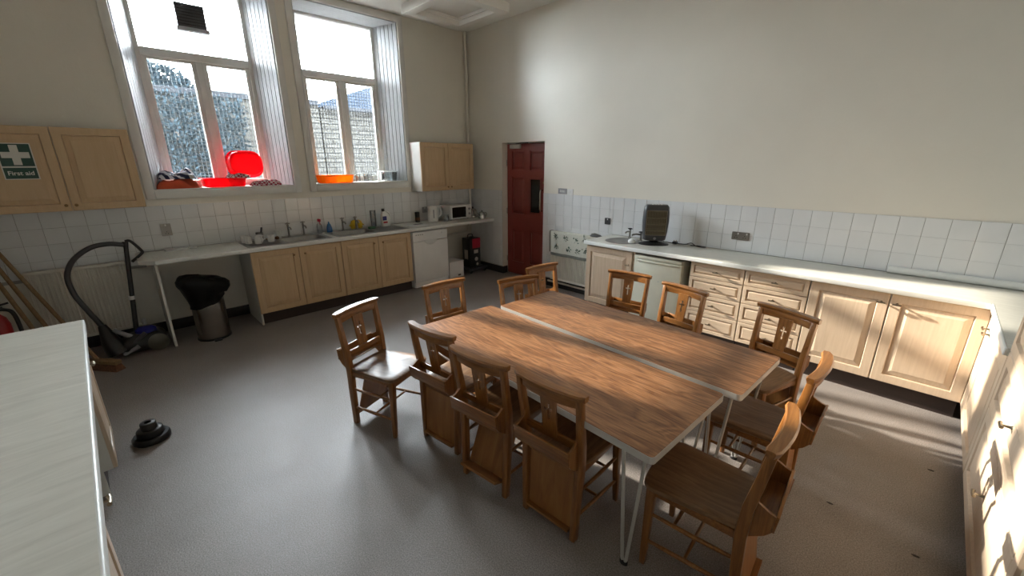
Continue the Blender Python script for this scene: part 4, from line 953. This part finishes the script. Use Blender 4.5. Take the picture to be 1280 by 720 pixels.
basin('orange plastic washing-up bowl on the second window sill', 'washing_up_bowl', (-6.0, 2.405, SZ), 'orange_pl', .46, .30, .10)
def crumple(name, label, mat, loc, sx, sy, hgt, seed, rz=0, part='cloth', cat='cloth'):
    t = thing(name, label, cat, loc, rz); g = MB(); n = 22; vs = []
    for i in range(n + 1):
        for j in range(n + 1):
            u, v = -1 + 2 * i / n, -1 + 2 * j / n; e = max(0, 1 - max(abs(u), abs(v)) ** 4)
            q = Vector((u * 1.6 + seed, v * 1.6, seed)); f = .55 + .6 * noise.noise(q) + .35 * abs(noise.noise(q * 2.7))
            wob = 1 + .12 * noise.noise(Vector((u * 2, v * 2, seed + 9)))
            vs.append((u * sx / 2 * wob, v * sy / 2 * wob, max(.004, hgt * max(.15, f) * e ** .5)))
    k = len(vs); base = [(x, y, 0) for x, y, z in vs]
    fs = [(i * (n + 1) + j, (i + 1) * (n + 1) + j, (i + 1) * (n + 1) + j + 1, i * (n + 1) + j + 1) for i in range(n) for j in range(n)]
    g.add(vs, fs); bd = [i for i in range(n + 1)]
    g.v += base; g.f += [tuple(k + a for a in reversed(q)) for q in fs]
    ed = [(i * (n + 1), (i + 1) * (n + 1)) for i in range(n)] + [(n * (n + 1) + j, n * (n + 1) + j + 1) for j in range(n)] + [((i + 1) * (n + 1) + n, i * (n + 1) + n) for i in range(n)] + [(j + 1, j) for j in range(n)]
    g.f += [(a, b_, b_ + k, a + k) for a, b_ in ed]
    g.build(part, mat, t, smooth=70); return t
crumple('folded_cloth', 'orange-red cloth heaped in the window sill corner', 'orange_cloth', (-5.985, .645, SZ), .28, .40, .125, 2.2)
crumple('striped_cloth', 'navy and white striped cloth crumpled on top of orange-red cloth', 'navy_stripe', (-6.0, .655, SZ + .10), .25, .34, .12, 7.4)
crumple('checked_towel', 'red and white checked tea towel trailing along the sill', 'check', (-5.90, 1.50, SZ), .13, .34, .075, 4.1)
crumple('checked_napkin', 'checked cloth bunched on the lying red bowl', 'check', (-5.882, 1.21, SZ + .1005), .06, .24, .055, 5.6)
t = thing('clear_box', 'clear plastic storage box on the second window sill', 'box', (-6.0, 3.22, SZ))
def cb(i, z): return [(x, y, z) for x, y in rrect(-.09 + i, -.11 + i, .09 - i, .11 - i, .02)]
g = MB().loft([cb(.012, 0), cb(0, .13), cb(.003, .13), cb(.015, .004)], cap=False); n = len(cb(0, 0)); g.f.append(tuple(range(n))); g.build('box', 'clear', t, smooth=40); MB().loft([cb(-.006, .1305), cb(-.006, .142), cb(.01, .146)]).build('lid', 'clearwhite', t, smooth=40)
t = thing('white_bottle', 'small milky squeeze bottle beside the clear box', 'bottle', (-5.95, 3.05, SZ)); MB().lathe([(.03, 0), (.032, .01), (.032, .12), (.018, .15), (.010, .155)], 14).build('bottle', 'clearwhite', t, smooth=50); MB().lathe([(.012, .1555), (.012, .18), (.005, .20)], 10).build('cap', 'clearwhite', t, smooth=50)
for i, (y, x, lab) in enumerate(((2.76, -6.05, 'clear drinking glass on the sill beside the orange bowl'), (2.86, -6.0, 'clear drinking glass in the middle of the sill glasses'), (2.95, -6.06, 'clear drinking glass on the sill beside the milky bottle'))):
    t = thing('drinking_glass', lab, 'glass', (x, y, SZ), 0, 'glasses on the sill'); MB().lathe([(.030, 0), (.036, .105), (.034, .105), (.028, .008), (0, .006)], 14, cap=False).build('tumbler', 'clear', t, smooth=50)

# ------------------------------------------------------------------ floor things in the left corner
# bin
t = thing('pedal_bin', 'round stainless steel bin under the worktop with black liner', 'bin', (-5.255, .585, 0))
MB().lathe([(.155, 0), (.155, .018), (.150, .022)], 28).build('base_ring', 'rubber', t, smooth=40)
MB().lathe([(.149, .022), (.149, .50), (.144, .50), (.143, .03), (0, .028)], 32, cap=False).build('body', 'bin_steel', t, smooth=50)
bg_ = MB(); rings = []; n = 32
for z, r in ((.40, .157), (.44, .162), (.48, .172), (.53, .188), (.58, .203), (.63, .205), (.665, .185), (.680, .12), (.675, .02)):
    rg_ = []
    for j in range(n):
        a = 2 * PI * j / n; q = Vector((math.cos(a) * 1.5, math.sin(a) * 1.5, z * 6)); k = 1 + .16 * noise.noise(q * 1.3) + (.06 * noise.noise(q * 3.1))
        if z < .5: zz = z + .05 * noise.noise(Vector((math.cos(a) * 1.1, math.sin(a) * 1.1, 3))) + .035 * math.cos(a - 1.3)
        else: zz = z + .02 * noise.noise(q)
        rr_ = max(r * k, .1535 if z < .5 else 0); zz += -.035 * math.sin(a) * (z > .5) - .03 * math.sin(a - .6) * (z < .5) * -1; rg_.append((rr_ * math.cos(a), rr_ * math.sin(a) * (1.08 if z > .5 else 1), zz))
    rings.append(rg_)
g = bg_.loft(rings, cap=False); g.f.append(tuple(range((len(rings) - 1) * n, len(rings) * n))); g.build('bin_bag', 'bag', t, smooth=60)
MB().box(.13, -.035, .0, .195, .035, .014).build('pedal', 'black', t, bevel=.004)
# black rubber plunger cup
t = thing('plunger_cup', 'black stepped rubber plunger cup alone on the grey floor', 'plunger', (-3.455, -.088, 0))
MB().lathe([(.098, 0), (.104, .008), (.104, .030), (.096, .040)], 32).build('skirt', 'rubber', t, smooth=50)
MB().lathe([(.072, .0401), (.075, .046), (.072, .078), (.066, .084)], 28).build('middle_step', 'rubber', t, smooth=50)
MB().lathe([(.044, .0841), (.044, .128), (.040, .132), (.020, .132), (.019, .10), (0, .098)], 24, cap=False).build('collar', 'rubber', t, smooth=50)
# vacuum cleaner
t = thing('vacuum_cleaner', 'black and blue cylinder vacuum cleaner with upright wand and looped hose', 'vacuum', (-5.36, .02, 0))
MB().loft([[(x, y, z) for x, y in rrect(-a, -b2, a, b2, .04)] for z, a, b2 in ((.03, .10, .15), (.06, .13, .18), (.12, .13, .17), (.17, .10, .13), (.19, .07, .09))]).build('body', 'black', t, smooth=45)
for s in (-1, 1):
    c = MB(); c.m = Matrix.Translation((s * .125 if False else 0, 0, 0)); c.m = Matrix.Translation((.12 if s > 0 else -.12, .10, .085)) @ Matrix.Rotation(PI / 2, 4, 'Y'); c.lathe([(.085, -.02), (.085, .012), (.06, .022), (.0, .024)], 24); w_ = c.build('wheel', 'olive', t, smooth=45)
MB().lathe([(.075, .16), (.08, .175), (.078, .215), (.05, .24), (0, .245)], 20, (0, .03, 0), 1, 1.1).build('dust_bin', 'blue', t, smooth=45)
MB().tube([(.07, -.15, .05), (.11, -.08, .12), (.10, .02, .20)], .02, 8).build('carry_rail', 'darkgrey', t, smooth=60)
MB().tube([(.10, -.17, .03), (.13, -.05, .09)], .022, 8).build('duct', 'grey', t, smooth=60)
wa = MB().tube([(-.01, -.04, .20), (-.06, .0, .55), (-.125, .055, 1.02), (-.135, .06, 1.08)], [.022, .020, .019, .026], 10).build('wand', 'black', t, smooth=60)
MB().lathe([(.025, 0), (.025, .035)], 12, (-.055, -.005, .52)).build('wand_collar', 'white', wa)
MB().tube(bez([(-.135, .06, 1.085), (-.13, .10, 1.08), (-.125, .16, .98), (-.12, .155, .95), (-.12, .07, .88)], 5), .013, 8).build('handle', 'black', t, smooth=60)
MB().tube(bez([(-.133, .055, 1.05), (-.13, -.06, 1.075), (-.13, -.19, 1.055), (-.13, -.32, .96), (-.13, -.39, .82), (-.12, -.385, .65), (-.08, -.33, .48), (-.02, -.28, .36), (.02, -.25, .28)], 8), .022, 10).build('hose', 'darkgrey', t, smooth=60)
hn = MB().tube([(.0, -.265, .33), (.05, -.235, .17), (.07, -.20, .05)], [.030, .075, .095], 10).build('floor_head', 'black', t, smooth=60)
MB().tube([(.03, -.20, .27), (.05, -.08, .17)], [.02, .024], 8).build('head_joint', 'grey', hn, smooth=60)
# brooms and sticks in the corner
def broom(label, foot, top, head):
    F = Vector(foot); T = Vector(top)
    t = thing('broom', label, 'broom', F, 0); d = T - F
    MB().tube([d.normalized() * .05 if head else (0, 0, 0), d], .016, 10).build('pole', 'pole', t, smooth=60)
    if head:
        hh = MB(); hh.m = Matrix.Rotation(.65, 4, 'Z'); hh.box(-.16, -.03, .06, .16, .03, .095); st = hh.build('head_block', 'pole', t, bevel=.006)
        br = MB(); br.m = Matrix.Rotation(.65, 4, 'Z'); br.loft([[(x, y, z) for x, y in ((-.15 - k, -.025 - k, ), (.15 + k, -.025 - k), (.15 + k, .025 + k), (-.15 - k, .025 + k))] for z, k in ((.06, 0), (.0, .018))]); br.build('bristles', 'bristle', t)
broom('wooden broom with brown bristles leaning beside the vacuum', (-5.06, -.29, 0), (-5.76, -.80, 1.20), True)
broom('bare wooden mop handle leaning in corner nearest the broom', (-5.02, -.42, 0), (-5.76, -.83, 1.10), False)
broom('bare wooden mop handle leaning in corner nearest the extinguisher', (-5.05, -.52, 0), (-5.73, -.86, 1.02), False)
t = thing('fire_extinguisher', 'red fire extinguisher standing in the corner behind the brooms', 'extinguisher', (-5.28, -.825, 0))
MB().lathe([(.06, 0), (.065, .01), (.065, .52), (.052, .58), (.025, .615), (.02, .64)], 24).build('cylinder', 'red', t, smooth=50)
MB().box(-.012, -.012, .64, .012, .05, .675).build('valve', 'black', t, bevel=.003); MB().tube([(0, 0, .68), (0, .09, .70)], .008, 6).build('lever', 'black', t)
MB().tube(bez([(.0, .04, .655), (.04, .10, .62), (.06, .115, .45), (.04, .11, .25)], 6), .014, 8).build('hose', 'rubber', t, smooth=60)
MB().box(-.03, .0645, .25, .03, .0665, .42).build('label_plate', 'sign_white', t)
# little bits of debris on the floor
for x, y, lab in ((-.082, 2.535, 'small dark scrap on the floor behind the end chair'), (.30, 3.285, 'small dark scrap on the floor in front of tall cupboard'), (.268, 2.435, 'tiny dark crumb on the floor under tall cupboard fronts')):
    tag(MB().prism([(-.014, 0), (-.004, -.006), (.012, -.004), (.016, .003), (0, .006)], 0, .003).build('floor_scrap', 'skirt', loc=(x, y, 0)), lab, 'scrap')
